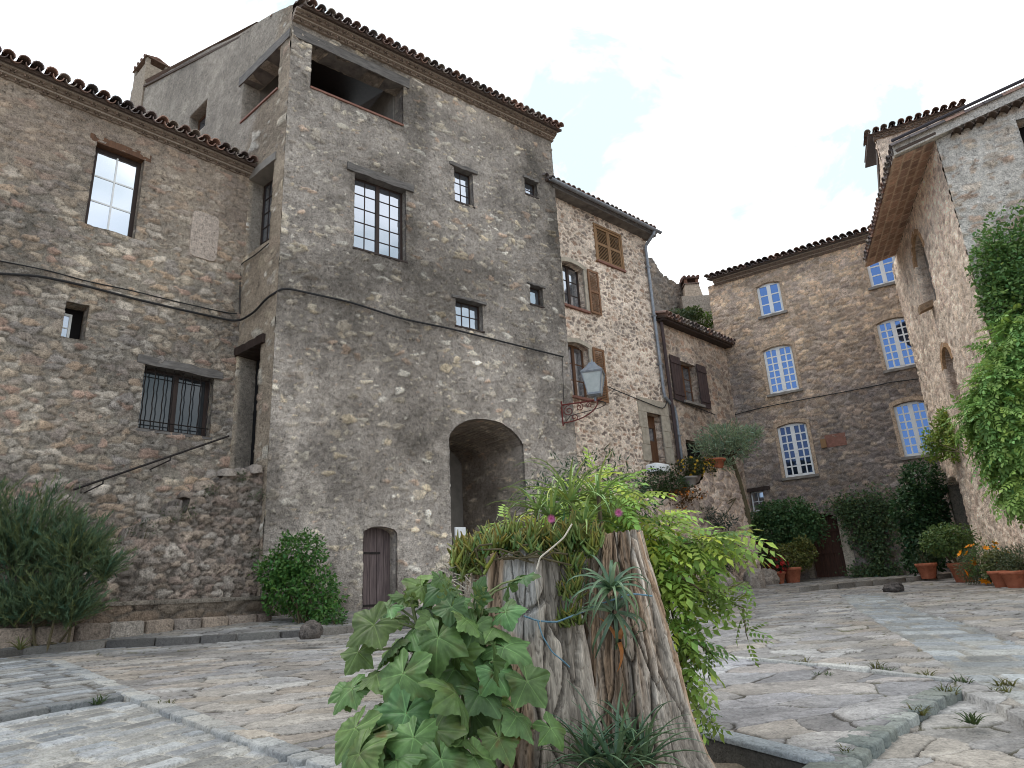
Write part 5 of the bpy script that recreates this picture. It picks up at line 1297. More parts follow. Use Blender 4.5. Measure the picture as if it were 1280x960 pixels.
# ================================================================== TREE STUMP
stump = empty('tree_stump', at(720, 930, 3.1)*np.array([1, 1, 0])+np.array([0, 0, gz(0, 3)-.15]))
tag(stump, 'big weathered grey tree stump split into jagged pieces in the foreground planting bed', 'tree stump')
def trunk_piece(px, pyt, Y, prof, jag, seed, pale=0.0, ell=.85, dirt=.4):
    """prof: list of (py, px centre, half width px); the piece is a ragged column standing at distance Y"""
    r = np.random.default_rng(seed); na = 380; nh = 230
    zs = np.array([at(p[1], p[0], Y)[2] for p in prof]); xs = np.array([at(p[1], p[0], Y)[0] for p in prof])
    hw = np.array([(at(p[1]+p[2], p[0], Y)-at(p[1]-p[2], p[0], Y)) @ np.array([1, 0, 0])/2 for p in prof]); o = np.argsort(zs); zs, xs, hw = zs[o], xs[o], hw[o]
    zb_, zt_ = gz(0, Y)-.30, zs[-1]
    A = math.pi/2+np.linspace(0, 2*math.pi, na, endpoint=False); H = np.linspace(0, 1, nh); AA, HH = np.meshgrid(A, H)
    ca, sa = np.cos(AA), np.sin(AA)
    jg = jag*.8*(hsh(np.floor((AA-math.pi/2)*.24/.035), AA*0, seed+60)-.5)+jag*(fbm(ca*3.0+7, sa*3.0+seed, 3, seed)*1.6-.8)+jag*.5*np.round(fbm(ca*9, sa*9+seed, 2, seed+1)*3)/3
    ZT = zt_+jg; Z = zb_+(ZT-zb_)*HH
    Rr = np.interp(Z, zs, hw); Xc = np.interp(Z, zs, xs)
    wx = AA+.10*fbm(Z*2.2+seed, AA*1.5, 3, seed+31)+.05*fbm(Z*9, AA*3, 3, seed+32); ca, sa = np.cos(wx), np.sin(wx)
    lobes = .15*(fbm(ca*1.4+seed, sa*1.4+Z*.5, 3, seed+2)-.5)*2
    g1 = fbm(ca*5+1.2*fbm(Z*2.4, AA*2, 3, seed), sa*5+Z*1.5, 4, seed+4); g2 = fbm(ca*13+.8*fbm(Z*6, AA*3, 2, seed+3), sa*13+Z*2.6, 4, seed+6)
    rid = 1-np.abs(2*g1-1); groove = sst(.90, .985, rid)*sst(.35, .6, fbm(ca*2+5, sa*2+Z*1.6, 3, seed+41)); fine = 1-np.abs(2*g2-1)
    su = (AA-math.pi/2)*.24+.05*(fbm(Z*2.5, AA*1.5, 3, seed+31)-.5); F1, ce, cI, cJ = cells(su, Z, .085, .42, seed+44, .3, .9, .4); slab = hsh(cI, cJ, seed+47); crack = sst(.085, .015, ce)
    F1b, ceb, cIb, cJb = cells(su, Z, .022, .16, seed+54, .3, .9, .4); chip = hsh(cIb, cJb, seed+57); crk2 = sst(.12, .02, ceb)
    grain = fbm(su*70, Z*3.5, 4, seed+58)
    RR = Rr*(1+lobes)-.030*crack+.022*(slab-.5)+.011*(chip-.5)-.006*crk2+.010*(grain-.5)+.008*(fbm(ca*5, sa*5+Z*6, 4, seed+9)-.5)
    knots = sst(.70, .8, fbm(ca*3+11, sa*3+Z*3.2, 3, seed+12)); RR -= .006*knots
    ca, sa = np.cos(AA), np.sin(AA); X = Xc+RR*ca; Yv = Y+RR*sa*ell
    P = np.stack([X, Yv, Z], -1)
    base = lin(160, 150, 138)*1.15; brown = lin(150, 126, 104)*1.05; dark = lin(44, 40, 38); palec = lin(176, 172, 166)*.85
    b = sst(.50, .72, fbm(ca*4+3, sa*4+Z*.8, 4, seed+14))[..., None]; C = base*(1-b)+brown*b
    C = C*(.45+1.05*grain)[..., None]*(.62+.66*slab)[..., None]*(.85+.3*chip)[..., None]*(1-.75*crack*(.4+.6*slab))[..., None]*(1-.35*crk2)[..., None]
    if pale:
        pm = sst(.0, .35, 1-np.hypot((X-xs[-1]+.015)/.085, (Z-zt_+.14)/.22)+.5*(fbm(X*14, Z*5, 4, seed+18)-.5))[..., None]*(sa < -.1)[..., None]*pale
        C = C*(1-pm)+palec*(.75+.4*fbm(X*60, Z*7, 3, seed+19))[..., None]*pm; groove = groove*(1-.7*pm[..., 0])
    C = C*(1-.35*groove[..., None])*1.0*(.78+.44*fbm(AA*7, Z*13, 4, seed+46))[..., None]*(1-.5*knots[..., None])
    low = sst(zb_+.75, zb_+.35, Z)[..., None]; C = C*(1-dirt*low)+lin(92, 82, 74)*.6*dirt*low
    V = P.reshape(-1, 3); idx = np.arange(na*nh).reshape(nh, na)
    F = np.stack([idx[:-1], np.roll(idx[:-1], -1, 1), np.roll(idx[1:], -1, 1), idx[1:]], -1).reshape(-1, 4)
    # hollow rotten top
    rings = 5; V2 = [V]; C2 = [C.reshape(-1, 3)]; prev = idx[-1]; FF = [F]; n = len(V); top = P[-1]
    ctr = np.array([Xc[-1].mean(), Y, 0])
    for k in range(1, rings+1):
        t = k/rings; q = top*(1-t)+np.array([ctr[0], ctr[1], zt_-.10])*t; q[:, 2] = top[:, 2]*(1-t)+(zt_-.08-.03*r.random(na))*t-(.04 if k else 0)*(t > .1)
        V2.append(q); C2.append(np.tile(lin(92, 80, 68)*.6, (na, 1))*r.uniform(.5, 1.3, (na, 1))); ids = n+np.arange(na); n += na
        FF.append(np.stack([prev, np.roll(prev, -1), np.roll(ids, -1), ids], -1)); prev = ids
    return np_mesh('trunk_piece', np.concatenate(V2), FF, MAT['bark'], stump, np.concatenate(C2), smooth=True)
SY = 3.1
trunk_piece(655, 708, SY, [(700, 655, 62), (760, 656, 68), (830, 658, 78), (900, 660, 88), (980, 660, 104)], .04, 3, pale=.9)
trunk_piece(770, 668, SY+.02, [(668, 768, 31), (700, 770, 37), (760, 779, 48), (830, 786, 60), (890, 792, 70), (940, 798, 84), (990, 806, 108)], .018, 8)
trunk_piece(590, 735, SY+.10, [(735, 590, 44), (800, 596, 56), (900, 600, 74), (980, 600, 90)], .06, 14)
trunk_piece(718, 850, SY+.16, [(830, 716, 30), (880, 716, 40), (920, 716, 56), (980, 716, 80)], .05, 21)

# ================================================================== PLANTS ON AND AROUND THE STUMP
# ice plant
r = np.random.default_rng(41); root = empty('ice_plant', at(660, 705, SY)); tag(root, 'fleshy ice plant with upright reddish tipped fingers sprawling over the stump top', 'plant')
lb = LB()
def finger(c, d, L_, w_, col, tip):
    d = unit(d); x = unit(np.cross(d, [.2, .4, .9])); y = np.cross(d, x); V = []; C = []
    bend = rdir(1, r)[0]*.25
    for k in range(5):
        t = k/4; p = c+d*L_*t+bend*L_*t*t*.5+np.array([0, 0, .12*L_*t*t]); q = w_*(1-.75*t**2.2)
        for a in range(3): V.append(p+q*(x*math.cos(a*2.094)+y*math.sin(a*2.094))); C.append(col*(1-t**2.5)+tip*t**2.5)
    F = [(k*3+a, k*3+(a+1) % 3, k*3+3+(a+1) % 3, k*3+3+a) for k in range(4) for a in range(3)]
    lb.add(np.array(V), np.array(F), np.array(C))
clumps = []
for i in range(105):
    t = r.random(); px = 580+170*t; py = 704-14*r.random()-26*math.sin(math.pi*min(1, t*1.1))*r.random()-(12 if px > 690 else 0)
    clumps.append((px, py, SY+r.uniform(-.2, .18)))
for i in range(14): clumps.append((r.uniform(700, 722), r.uniform(690, 780), SY-.17))
for i in range(16): clumps.append((r.uniform(566, 612), r.uniform(690, 722), SY-.15+r.uniform(-.04, .04)))
for i in range(16): clumps.append((r.uniform(690, 750), r.uniform(665, 690), SY-.1+r.uniform(-.08, .08)))
for (px, py, Y) in clumps:
    c = at(px, py, Y)
    for k in range(9):
        d = unit(np.array([r.normal()*.5, r.normal()*.5-.15, .55+.4*r.random()])); g = lcol(lin(124, 142, 74)*.95, 1, r, .6, .25)[0]
        finger(c+rdir(1, r)[0]*.02, d, r.uniform(.045, .085), r.uniform(.006, .0095), g, g*.6+lin(190, 120, 70)*.5*r.random())
lb.build('foliage', MAT['fleshy'], root)
m = MB()
for i in range(12):
    a = at(r.uniform(585, 700), r.uniform(692, 706), SY-.2); b = at(r.uniform(590, 720), r.uniform(680, 712), SY-.2); m.tube([a, (a+b)/2+[0, -.02, .02], b], .004, 5)
m.build('stem', MAT['stem'], root)
for (px, py) in ((689, 649), (773, 641)):
    c = at(px, py, SY-.22); lb = LB(); n = 26; a = np.linspace(0, 2*math.pi, n, endpoint=False); d = np.stack([np.cos(a), np.full(n, -.5), np.sin(a)], 1)
    lb.add(*leaves(T_NEEDLE, np.tile(c, (n, 1)), d, np.tile([0, -1., .2], (n, 1)), .022, lcol(lin(206, 110, 160)*.8, n, r, .3, .05))); o = lb.build('flower', MAT['leaf'], None, origin=c)
    tag(o, ('pink ice plant flower above the left stump piece' if px < 700 else 'pink ice plant flower above the right stump piece'), 'flower')
# spider-like aloe on top
r = np.random.default_rng(42); lb = LB(); root = empty('aloe_plant', at(715, 668, SY)); tag(root, 'light green strap leaved aloe arching above the top of the stump', 'plant')
for (px, py, Y, n, L_) in ((712, 622, SY, 26, .24), (690, 640, SY-.05, 18, .19), (748, 620, SY+.05, 22, .20), (730, 650, SY-.1, 16, .18), (765, 640, SY+.1, 14, .16), (672, 632, SY+.05, 12, .20)):
    straps(lb, at(px, py+6, Y), n, L_*1.35, .0062, lin(140, 162, 92)*.95, r, (.15, 1.4), 1.25, 10)
lb.build('foliage', MAT['fleshy'], root)
m = MB()
for (px, py) in ((712, 622), (690, 640), (748, 620), (730, 650)): m.tube([at(px+4, py+45, SY+.02), at(px, py, SY)], .010, 6)
m.build('stem', MAT['stem'], root)
# blue-green aloe on the stump face
r = np.random.default_rng(43); root = empty('aloe_plant', at(762, 760, SY-.30)); tag(root, 'blue green aloe hanging on the front of the stump with one orange dead leaf', 'plant')
lb = LB(); straps(lb, at(764, 735, SY-.30), 26, .24, .0072, lin(104, 132, 96)*.75, r, (-.1, 1.25), 1.8, 10, axis=(0.0, -.55, .8)); straps(lb, at(768, 765, SY-.30), 16, .21, .0068, lin(98, 122, 88)*.65, r, (-.3, .7), 1.7, 10, axis=(.05, -.7, .5)); lb.build('foliage', MAT['fleshy'], root)
lb = LB(); straps(lb, at(772, 800, SY-.30), 3, .12, .010, lin(190, 120, 60)*.7, r, (-.1, .4), .9, 7, axis=(.3, -.5, .4)); lb.build('dead_leaf', MAT['leaf'], root)
# aloe at the foot
r = np.random.default_rng(44); root = empty('aloe_plant', at(770, 985, SY-.5)); tag(root, 'spiky dark green aloe clump at the foot of the stump', 'plant')
lb = LB()
for (px, py, n, L_) in ((770, 965, 26, .30), (735, 950, 18, .24), (805, 955, 20, .25), (760, 985, 18, .26), (790, 930, 12, .2)):
    straps(lb, at(px, py, SY-.42+r.uniform(-.05, .05)), n, L_, .0085, lin(98, 126, 92)*.7, r, (.25, 1.35), .75, 8)
lb.build('foliage', MAT['fleshy'], root)
# dark shrub behind the stump
shrub('shrub', [blob_px(735, 612, 4.2, .26, .24), blob_px(690, 628, 4.1, .2, .18), blob_px(775, 622, 4.3, .24, .18), blob_px(735, 680, 4.3, .35, .35)], 3800, .045, lin(66, 90, 58)*.8, 'dark fine leaved shrub standing behind the top of the stump', 'shrub', 51, T_LANCE, foot=at(745, 900, 4.3)*[1, 1, 0]+[0, 0, gz(0, 4.3)])
# bright climbing vine
T_PIN = None
def pinnate():
    V = []; F = []
    def leaf(o, yd, s):
        yd = unit(yd); x = unit(np.cross(yd, [0, 0, 1.])); z = np.cross(x, yd); b = len(V)
        for p in T_OVAL[0]: V.append(np.array(o)+s*(p[0]*x*.85+p[1]*yd+p[2]*z))
        for f in T_OVAL[1]: F.append(tuple(b+i for i in f))
    for k in range(4):
        t = .25+.2*k; o = (0, t, -.22*t*t)
        for sx in (-1, 1): leaf(o, (sx*.9, .55, -.25-.2*t), .34-.02*k)
    leaf((0, 1.0, -.22), (0, 1, -.6), .38)
    b = len(V); V.extend([np.array([-.008, 0, 0]), np.array([.008, 0, 0]), np.array([.006, 1.0, -.22]), np.array([-.006, 1.0, -.22])]); F.append((b, b+1, b+2, b+3))
    return np.array(V), F
T_PIN = pinnate()
r = np.random.default_rng(45); root = empty('climbing_vine', at(800, 900, SY+.35)*[1, 1, 0]+[0, 0, gz(0, 3.4)]); tag(root, 'yellow green vine with feathered leaves spilling over the right side of the stump', 'climbing plant')
VE = [blob_px(785, 660, SY+.35, .2, .11), blob_px(858, 676, SY+.35, .2, .07), blob_px(895, 684, SY+.3, .12, .06), blob_px(835, 700, SY+.35, .2, .2), blob_px(745, 628, SY+.35, .24, .13), blob_px(835, 760, SY+.25, .11, .2), blob_px(850, 830, SY+.2, .07, .16), blob_px(700, 650, SY+.3, .12, .08), blob_px(640, 662, SY+.25, .12, .07)]
n = 620; P, d = blobs(VE, n, r, .6, .5); yd = unit(d*[.8, .8, .35]+rdir(n, r)*.5+[.25, -.3, -.35]); zd = unit(np.array([0, -.25, 1.])+rdir(n, r)*.45)
lb = LB(); lb.add(*leaves(T_PIN, P, yd, zd, .145*r.uniform(.6, 1.2, n), lcol(lin(152, 176, 80)*.95, n, r, .9, .2)))
tw = [[(850, 720), (880, 738), (905, 742), (928, 728)], [(845, 790), (870, 800), (892, 822)], [(855, 730), (895, 742), (930, 765), (934, 800)], [(838, 690), (890, 668), (925, 662)], [(848, 830), (862, 870), (880, 905)], [(826, 700), (850, 800), (850, 880)], [(800, 690), (800, 760), (858, 800)]]
m = MB()
for k, q in enumerate(tw):
    Y = SY+.15+.03*k; pts = np.array([at(px, py, Y-.02*j) for j, (px, py) in enumerate(q)]); t = np.linspace(0, len(q)-1, 12); pts = np.stack([np.interp(t, np.arange(len(q)), pts[:, j]) for j in range(3)], 1); pts += r.normal(0, .006, pts.shape); m.tube(pts, np.linspace(.006, .002, 12), 5)
    nn = 26; s = r.integers(0, 12, nn); PP = pts[s]; dd = unit(rdir(nn, r)+[.2, -.2, -.5]); lb.add(*leaves(T_PIN, PP, dd, unit(np.array([0, -.3, 1.])+rdir(nn, r)*.4), .10*r.uniform(.6, 1.15, nn), lcol(lin(134, 160, 74)*.75, nn, r, .5, .15)))
lb.build('foliage', MAT['leaf'], root)
for k in range(14): a = at(800, 880, SY+.4); b = P[r.integers(n)]; m.tube([a+rdir(1, r)[0]*.05, (a+b)/2+rdir(1, r)[0]*.06, b], [.009, .006, .003], 5)
m.build('stem', MAT['stem'], root)
# hollyhock
r = np.random.default_rng(46); root = empty('hollyhock', at(590, 985, 2.6)*[1, 1, 0]+[0, 0, gz(0, 2.6)-.1]); tag(root, 'large leaved hollyhock growing in front of the left side of the stump', 'plant')
def lobed(seed):
    rr_ = np.random.default_rng(seed); na, nr = 150, 13; a = np.linspace(-math.pi*.95, math.pi*.95, na)
    ph = a/(2*math.pi/5)+.06*np.sin(a*3+seed); fr = ph-np.round(ph); tri = 1-2*np.abs(fr)
    ph2 = ph*6+.3*np.sin(a*5+seed); tooth = 1-2*np.abs(ph2-np.round(ph2))
    L_ = (.66+.34*tri**1.25)*(1-.05*np.abs(a))+.055*(tooth-.5)*(.6+.4*np.sin(a*4+seed))
    L_ *= 1-.16*(np.abs(a)/math.pi)**3+.05*rr_.normal()*np.sin(a)
    V = []; C = []; p0 = rr_.random()*6; fold = rr_.uniform(.05, .32); cup = rr_.uniform(.08, .5)
    for i in range(nr):
        t = (i/(nr-1))**.85
        for k in range(na):
            q = L_[k]*t; x, y = q*math.sin(a[k]), q*math.cos(a[k])
            d = abs(fr[k])*q*1.2566; vein = max(0, 1-d/.016); side = max(0, 1-abs(((q*7-abs(fr[k])*9+p0) % 1)-.5)*9)
            z = -cup*q*q-fold*abs(x)*.6+.10*math.sin(3.1*y+2.2*x+p0)*t+.05*t*t*math.sin(a[k]*5+p0)+.022*t**3*math.sin(a[k]*19+p0)-.018*min(1, d/.10)*0+.03*min(1, d/.09)
            V.append((x, y, z)); sh = 1+1.1*vein*(1-.4*t)+.22*side*(1-vein); C.append(np.array([1, 1, 1])*sh*(.94+.16*t)+np.array([.10, .06, .08])*vein)
    F = [(i*na+k, i*na+k+1, (i+1)*na+k+1, (i+1)*na+k) for i in range(nr-1) for k in range(na-1)]
    return np.array(V), np.array(F), np.array(C)
LFS = [lobed(s) for s in range(11)]
HL = [(455, 790, 62, -1.2, -.5, 2.55), (520, 738, 44, -.4, .2, 2.62), (556, 742, 46, .1, .5, 2.6), (598, 738, 44, .5, .9, 2.6), (640, 762, 38, 1.2, .1, 2.62), (590, 782, 42, .9, -.3, 2.55), (545, 812, 62, -.2, -.7, 2.5), (497, 860, 72, -.6, -.9, 2.45), (578, 882, 66, .3, -.9, 2.42), (642, 815, 50, 1.0, -.2, 2.55), (668, 862, 52, 1.3, -.6, 2.5), (442, 938, 66, -1.0, -.4, 2.35), (512, 940, 66, -.1, -.5, 2.35), (590, 930, 52, .4, -.6, 2.4), (478, 765, 36, -.9, .4, 2.62), (562, 768, 36, .0, -.2, 2.55), (625, 850, 48, .8, -.5, 2.5), (530, 895, 56, -.3, -.4, 2.45), (468, 905, 56, -.9, -.2, 2.45), (605, 830, 46, .4, -.6, 2.6), (505, 800, 50, -.7, -.2, 2.6), (560, 850, 56, .1, -.4, 2.6), (480, 960, 60, -.7, -.5, 2.32), (555, 965, 60, .2, -.6, 2.32), (630, 935, 46, .9, -.7, 2.45), (535, 760, 34, -.3, .8, 2.66), (610, 762, 36, .5, .3, 2.66), (600, 900, 50, .6, -.2, 2.62), (520, 850, 50, -.3, -.1, 2.68), (570, 905, 52, .2, -.2, 2.66), (430, 870, 40, -1.1, -.3, 2.5), (545, 930, 60, .1, -.8, 2.38), (480, 820, 52, -.6, -.4, 2.58), (440, 960, 56, -.8, -.2, 2.3), (610, 875, 52, .6, -.6, 2.5), (655, 905, 44, 1.1, -.4, 2.52), (500, 910, 60, -.4, -.7, 2.4), (575, 830, 50, .3, -.5, 2.58), (545, 785, 44, -.1, .0, 2.56), (600, 960, 54, .5, -.5, 2.36), (625, 790, 38, .9, .3, 2.6), (500, 745, 34, -.6, .6, 2.66), (575, 755, 36, .2, .7, 2.6), (460, 850, 46, -.9, -.6, 2.52)]
lb = LB(); m = MB()
stems = [[at(600, 1010, 2.62), at(592, 930, 2.63), at(575, 850, 2.64), at(565, 770, 2.64), at(560, 745, 2.64)], [at(585, 1010, 2.6), at(560, 900, 2.62), at(530, 820, 2.63), at(515, 755, 2.64)], [at(610, 1010, 2.64), at(612, 900, 2.66), at(605, 800, 2.66), at(600, 748, 2.65)]]
for q in stems: m.tube(q, np.linspace(.013, .006, len(q)), 7)
SPT = np.concatenate([np.stack([np.interp(np.linspace(0, len(q)-1, 20), np.arange(len(q)), np.array(q)[:, j]) for j in range(3)], 1) for q in stems])
HL = HL+[(max(425, a_[0]+r.normal()*26), a_[1]+r.normal()*24+6, a_[2]*r.uniform(.6, .95), a_[3]+r.normal()*.4, a_[4]+r.normal()*.3, a_[5]+.03+.05*r.random()) for a_ in HL[:34]]
for i, (px, py, rad, az_, up, Y) in enumerate(HL):
    V0, F0, C0 = LFS[(i*7+i//11) % 11]; c = at(px, py, Y); R0 = rad/850*Y*.70*r.uniform(.85, 1.12)
    az2 = az_+r.normal(0, .2)
    yd = unit(np.array([math.sin(az2)*.95, -.35, -.35+.75*up+.25*r.normal()])); zd = unit(np.array([.35*math.sin(az2)+.35*r.normal(), -.60+.3*r.normal(), .85]))
    x = unit(np.cross(yd, zd)); z = np.cross(x, yd); c0 = c-yd*R0*.35
    V = c0+R0*(V0[:, 0:1]*x+V0[:, 1:2]*yd+V0[:, 2:3]*z); yel = (i in (16, 24, 11))
    base = lcol(lin(104, 134, 76)*.74, 1, r, .8, .14)[0]
    C = C0*base
    k = sst(.60, .8, fbm(V[:, 0]*18+i, V[:, 2]*18, 4, i))[:, None]*.5; C = C*(1-k)+lin(120, 124, 66)*.55*k
    if yel: k = sst(.55, .8, fbm(V[:, 0]*25, V[:, 2]*25, 3, i))[:, None]; C = C*(1-k)+lin(140, 120, 60)*.5*k
    lb.add(V, F0, C)
    j = int(np.argmin(np.linalg.norm(SPT-(c0-[0, 0, .06]), axis=1))); s = SPT[j]
    m.tube([s, (s+c0)/2+[0, 0, .015], c0], [.005, .004, .0035], 5)
lb.build('foliage', MAT['leafbig'], root); m.build('stem', MAT['greystem'], root)
for (px, py) in ((560, 735), (515, 752), (600, 745), (562, 765)):
    lb = LB(); c = at(px, py, 2.58); n = 24; lb.add(*leaves(T_OVAL, c+r.normal(0, .018, (n, 3)), rdir(n, r)+[0, 0, .5], rdir(n, r), .024, lcol(lin(128, 150, 82)*.6, n, r, .4, .1))); lb.build('bud', MAT['leaf'], root)
# twine, pale twigs, dry roots
def string(name, pts, rad, mat, label, cat, Y=SY):
    m = MB(); P = np.array([at(*p) for p in pts]); t = np.linspace(0, len(P)-1, len(P)*5); Q = np.stack([np.interp(t, np.arange(len(P)), P[:, j]) for j in range(3)], 1); Q[1:-1] = (Q[:-2]+2*Q[1:-1]+Q[2:])/4; m.tube(Q, rad, 5); o = m.build(name, MAT[mat]); tag(o, label, cat)
MAT['twine'] = mat_noise('blue_twine_fibre', lin(86, 120, 140), lin(120, 152, 168), 60, .8, .3)
MAT['twig'] = mat_noise('bleached_twig', lin(176, 164, 148), lin(204, 194, 178), 40, .8, .2)
yf = SY-.26
string('twine', [(655, 770, yf), (672, 776, yf-.01), (695, 778, yf), (715, 770, yf-.01), (735, 762, yf), (750, 755, yf-.02), (790, 742, yf), (815, 745, yf+.08)], .0035, 'twine', 'blue twine tied round the stump pieces', 'twine')
string('twine', [(672, 776, yf-.012), (678, 795, yf-.015), (690, 815, yf-.01), (706, 828, yf-.012), (712, 834, yf)], .003, 'twine', 'loose end of blue twine hanging on the stump', 'twine')
string('twig', [(715, 655, yf), (705, 672, yf-.02), (690, 685, yf-.02), (675, 697, yf-.02), (671, 712, yf-.02)], .0035, 'twig', 'bleached bare twig lying over the ice plant', 'twig')
string('twig', [(668, 715, yf-.01), (670, 735, yf-.015), (674, 760, yf-.012), (676, 782, yf-.01)], .0016, 'twig', 'thin white string hanging down the pale face of the stump', 'string')
r = np.random.default_rng(48); m = MB()
for i in range(60):
    a = at(r.uniform(545, 605), r.uniform(700, 745), SY-.12+r.uniform(-.06, .06)); d = unit(r.normal(size=3)+[0, -.2, -.2])*r.uniform(.04, .10); m.tube([a, a+d*.5+r.normal(0, .008, 3), a+d], .002, 4)
o = m.build('dry_roots', MAT['twig']); tag(o, 'tangle of dry rootlets at the left edge of the stump', 'roots', kind='stuff')

# ================================================================== LEFT: FEATHERY BUSH, BUSH AT THE TOWER
r = np.random.default_rng(61); YB = 9.3; foot = at(40, 810, YB); foot[2] = gz(foot[0], YB)+.1; root = empty('feathery_bush', foot); tag(root, 'big feathery grey green bush at the left edge against the stair wall', 'bush')
Pp, Dd, Sz = [], [], []
ns = 3200; m = MB()
EB = [blob_px(20, 690, YB, .95, .85, .7), blob_px(95, 700, YB, .55, .62, .5), blob_px(-50, 680, YB, .9, .9, .7), blob_px(60, 760, YB-.1, .75, .45, .5), blob_px(130, 720, YB, .28, .35, .3), blob_px(10, 775, YB-.1, .8, .35, .5), blob_px(85, 775, YB-.1, .5, .28, .4), blob_px(-50, 770, YB, .8, .4, .6)]
S0, dS = blobs(EB, ns, r, .75, .25); S0 -= dS*.25
for i in range(ns):
    d = unit(dS[i]*.55+np.array([r.normal()*.25+.12, r.normal()*.25-.15, .75])); L_ = r.uniform(.25, .5); k = 34; t = np.linspace(0, 1, k)
    P = S0[i]+d*(t*L_)[:, None]+np.outer(t*t, np.array([d[0]*.5, d[1]*.5, -.35])*L_*.4)
    Pp.append(P); nd = unit(d+rdir(k, r)*.55); Dd.append(nd)
Pp = np.concatenate(Pp); Dd = np.concatenate(Dd); n = len(Pp)
cb = np.repeat(lcol(lin(98, 116, 82)*.95, ns, r, .7, .18), 34, axis=0)
lb = LB(); lb.add(*leaves(T_NEEDLE, Pp, Dd, rdir(n, r), .055*r.uniform(.7, 1.4, n), cb)); lb.build('foliage', MAT['leaffine'], root)
for i in range(14):
    b = S0[r.integers(ns)]; a = foot+np.array([r.uniform(-.5, .6), r.uniform(-.2, .2), -.1]); m.tube([a, (a+b)/2+r.normal(0, .06, 3), b], [.02, .012, .006], 5)
m.build('stem', MAT['stem'], root)
YI = at(378, 785, 11.2)[1]; ft = at(380, 790, YI); ft[2] = gz(0, YI)+.08
shrub('shrub', [blob_px(374, 692, 11.5, .36, .36, .3), blob_px(345, 715, 11.4, .3, .26, .3), blob_px(360, 735, 11.4, .40, .36, .3), blob_px(395, 745, 11.3, .42, .42, .3), blob_px(412, 772, 11.1, .26, .2, .22)], 6500, .07, lin(88, 128, 62)*.9, 'bushy bright green shrub at the foot of the tower corner', 'shrub', 62, foot=ft, rag=.45, stems=9)
r_ = np.random.default_rng(3)
rock('rock', G(388, 790, .19), .14, .12, .13, lin(104, 96, 90)*.7, 'grey rock under the shrub at the tower foot', 3)
shrub('weed', [blob_px(420, 776, 10.9, .16, .14)], 260, .06, lin(96, 116, 84)*.6, 'small grey green weed beside the tower foot shrub', 'weed', 63, T_LANCE, stems=2)
def tuft(px, py, h, n, base, label, seed, dz=0.0, group=None, width=.006, Y=None, z=None):
    r = np.random.default_rng(seed); c = G(px, py, dz) if Y is None else at(px, py, Y); lb = LB()
    for k in range(3): straps(lb, c+np.array([r.uniform(-.04, .04), r.uniform(-.04, .04), 0]), n//3, h, width, base, r, (.3, 1.4), .8, 5)
    o = lb.build('grass_tuft', MAT['leaffine'], None, origin=c); tag(o, label, 'grass', group); return o
tuft(92, 720, .34, 18, lin(112, 128, 88)*.55, 'leafy spike of weeds beside the feathery bush and the bench', 71, Y=9.6, width=.012)
tuft(25, 812, .20, 24, lin(132, 134, 84)*.55, 'dry yellowish grass tuft under the feathery bush', 72, .1, width=.008)
wl = [(1030, 846), (1060, 838), (1098, 838), (1110, 842), (1160, 850), (1250, 866), (1205, 856), (1185, 870), (1150, 893), (1215, 905), (1062, 945), (55, 818), (120, 880), (205, 884), (330, 800), (300, 796), (1255, 858), (1004, 833)]
for i, (px, py) in enumerate(wl): tuft(px, py, .05+.04*((i*7) % 5)/4, 27, lin(122, 122, 66)*.5 if i % 3 else lin(88, 110, 60)*.5, 'small weed tuft growing in a joint of the paving', 80+i, -.01, 'weed tufts in the paving joints', .004)

# ================================================================== RIGHT: TERRACE PLANTS, OLIVE, POTS
def gpt(px, Y, dz=0): x = at(px, 700, Y)[0]; return np.array([x, Y, gz(x, Y)+dz])
YT = WK.pt(3.0, 0)[1]
# olive-like tree with a bare leaning trunk
r = np.random.default_rng(91); YO = WK.pt(ke, 0)[1]-.15
tf = gpt(944, YO); root = empty('small_tree', tf); tag(root, 'small grey leaved tree on a thin bare trunk beside the masonry terrace', 'tree')
EO = [blob_px(905, 548, YO-.1, .62, .42), blob_px(885, 560, YO-.2, .4, .3), blob_px(925, 560, YO-.2, .45, .3), blob_px(940, 543, YO-.1, .35, .22), blob_px(900, 580, YO-.3, .35, .22)]
n = 3600; P, d = blobs(EO, n, r, .8, .5); lb = LB(); lb.add(*leaves(T_LANCE, P, unit(d*.8+rdir(n, r)*.7+[0, 0, .3]), unit(rdir(n, r)+[0, 0, .8]), .16*r.uniform(.6, 1.2, n), lcol(lin(138, 154, 124)*1.1, n, r, .6, .1))); lb.build('crown', MAT['leaf'], root)
m = MB(); tp = [tf-[0, 0, .1], at(940, 690, YO), at(934, 640, YO), at(924, 600, YO), at(914, 570, YO)]; m.tube(tp, [.10, .085, .075, .065, .05], 8)
for q in EO: m.tube([tp[-1], (tp[-1]+np.array(q[0]))/2+r.normal(0, .05, 3), np.array(q[0])], [.04, .025, .01], 6)
m.build('trunk', MAT['stem'], root)
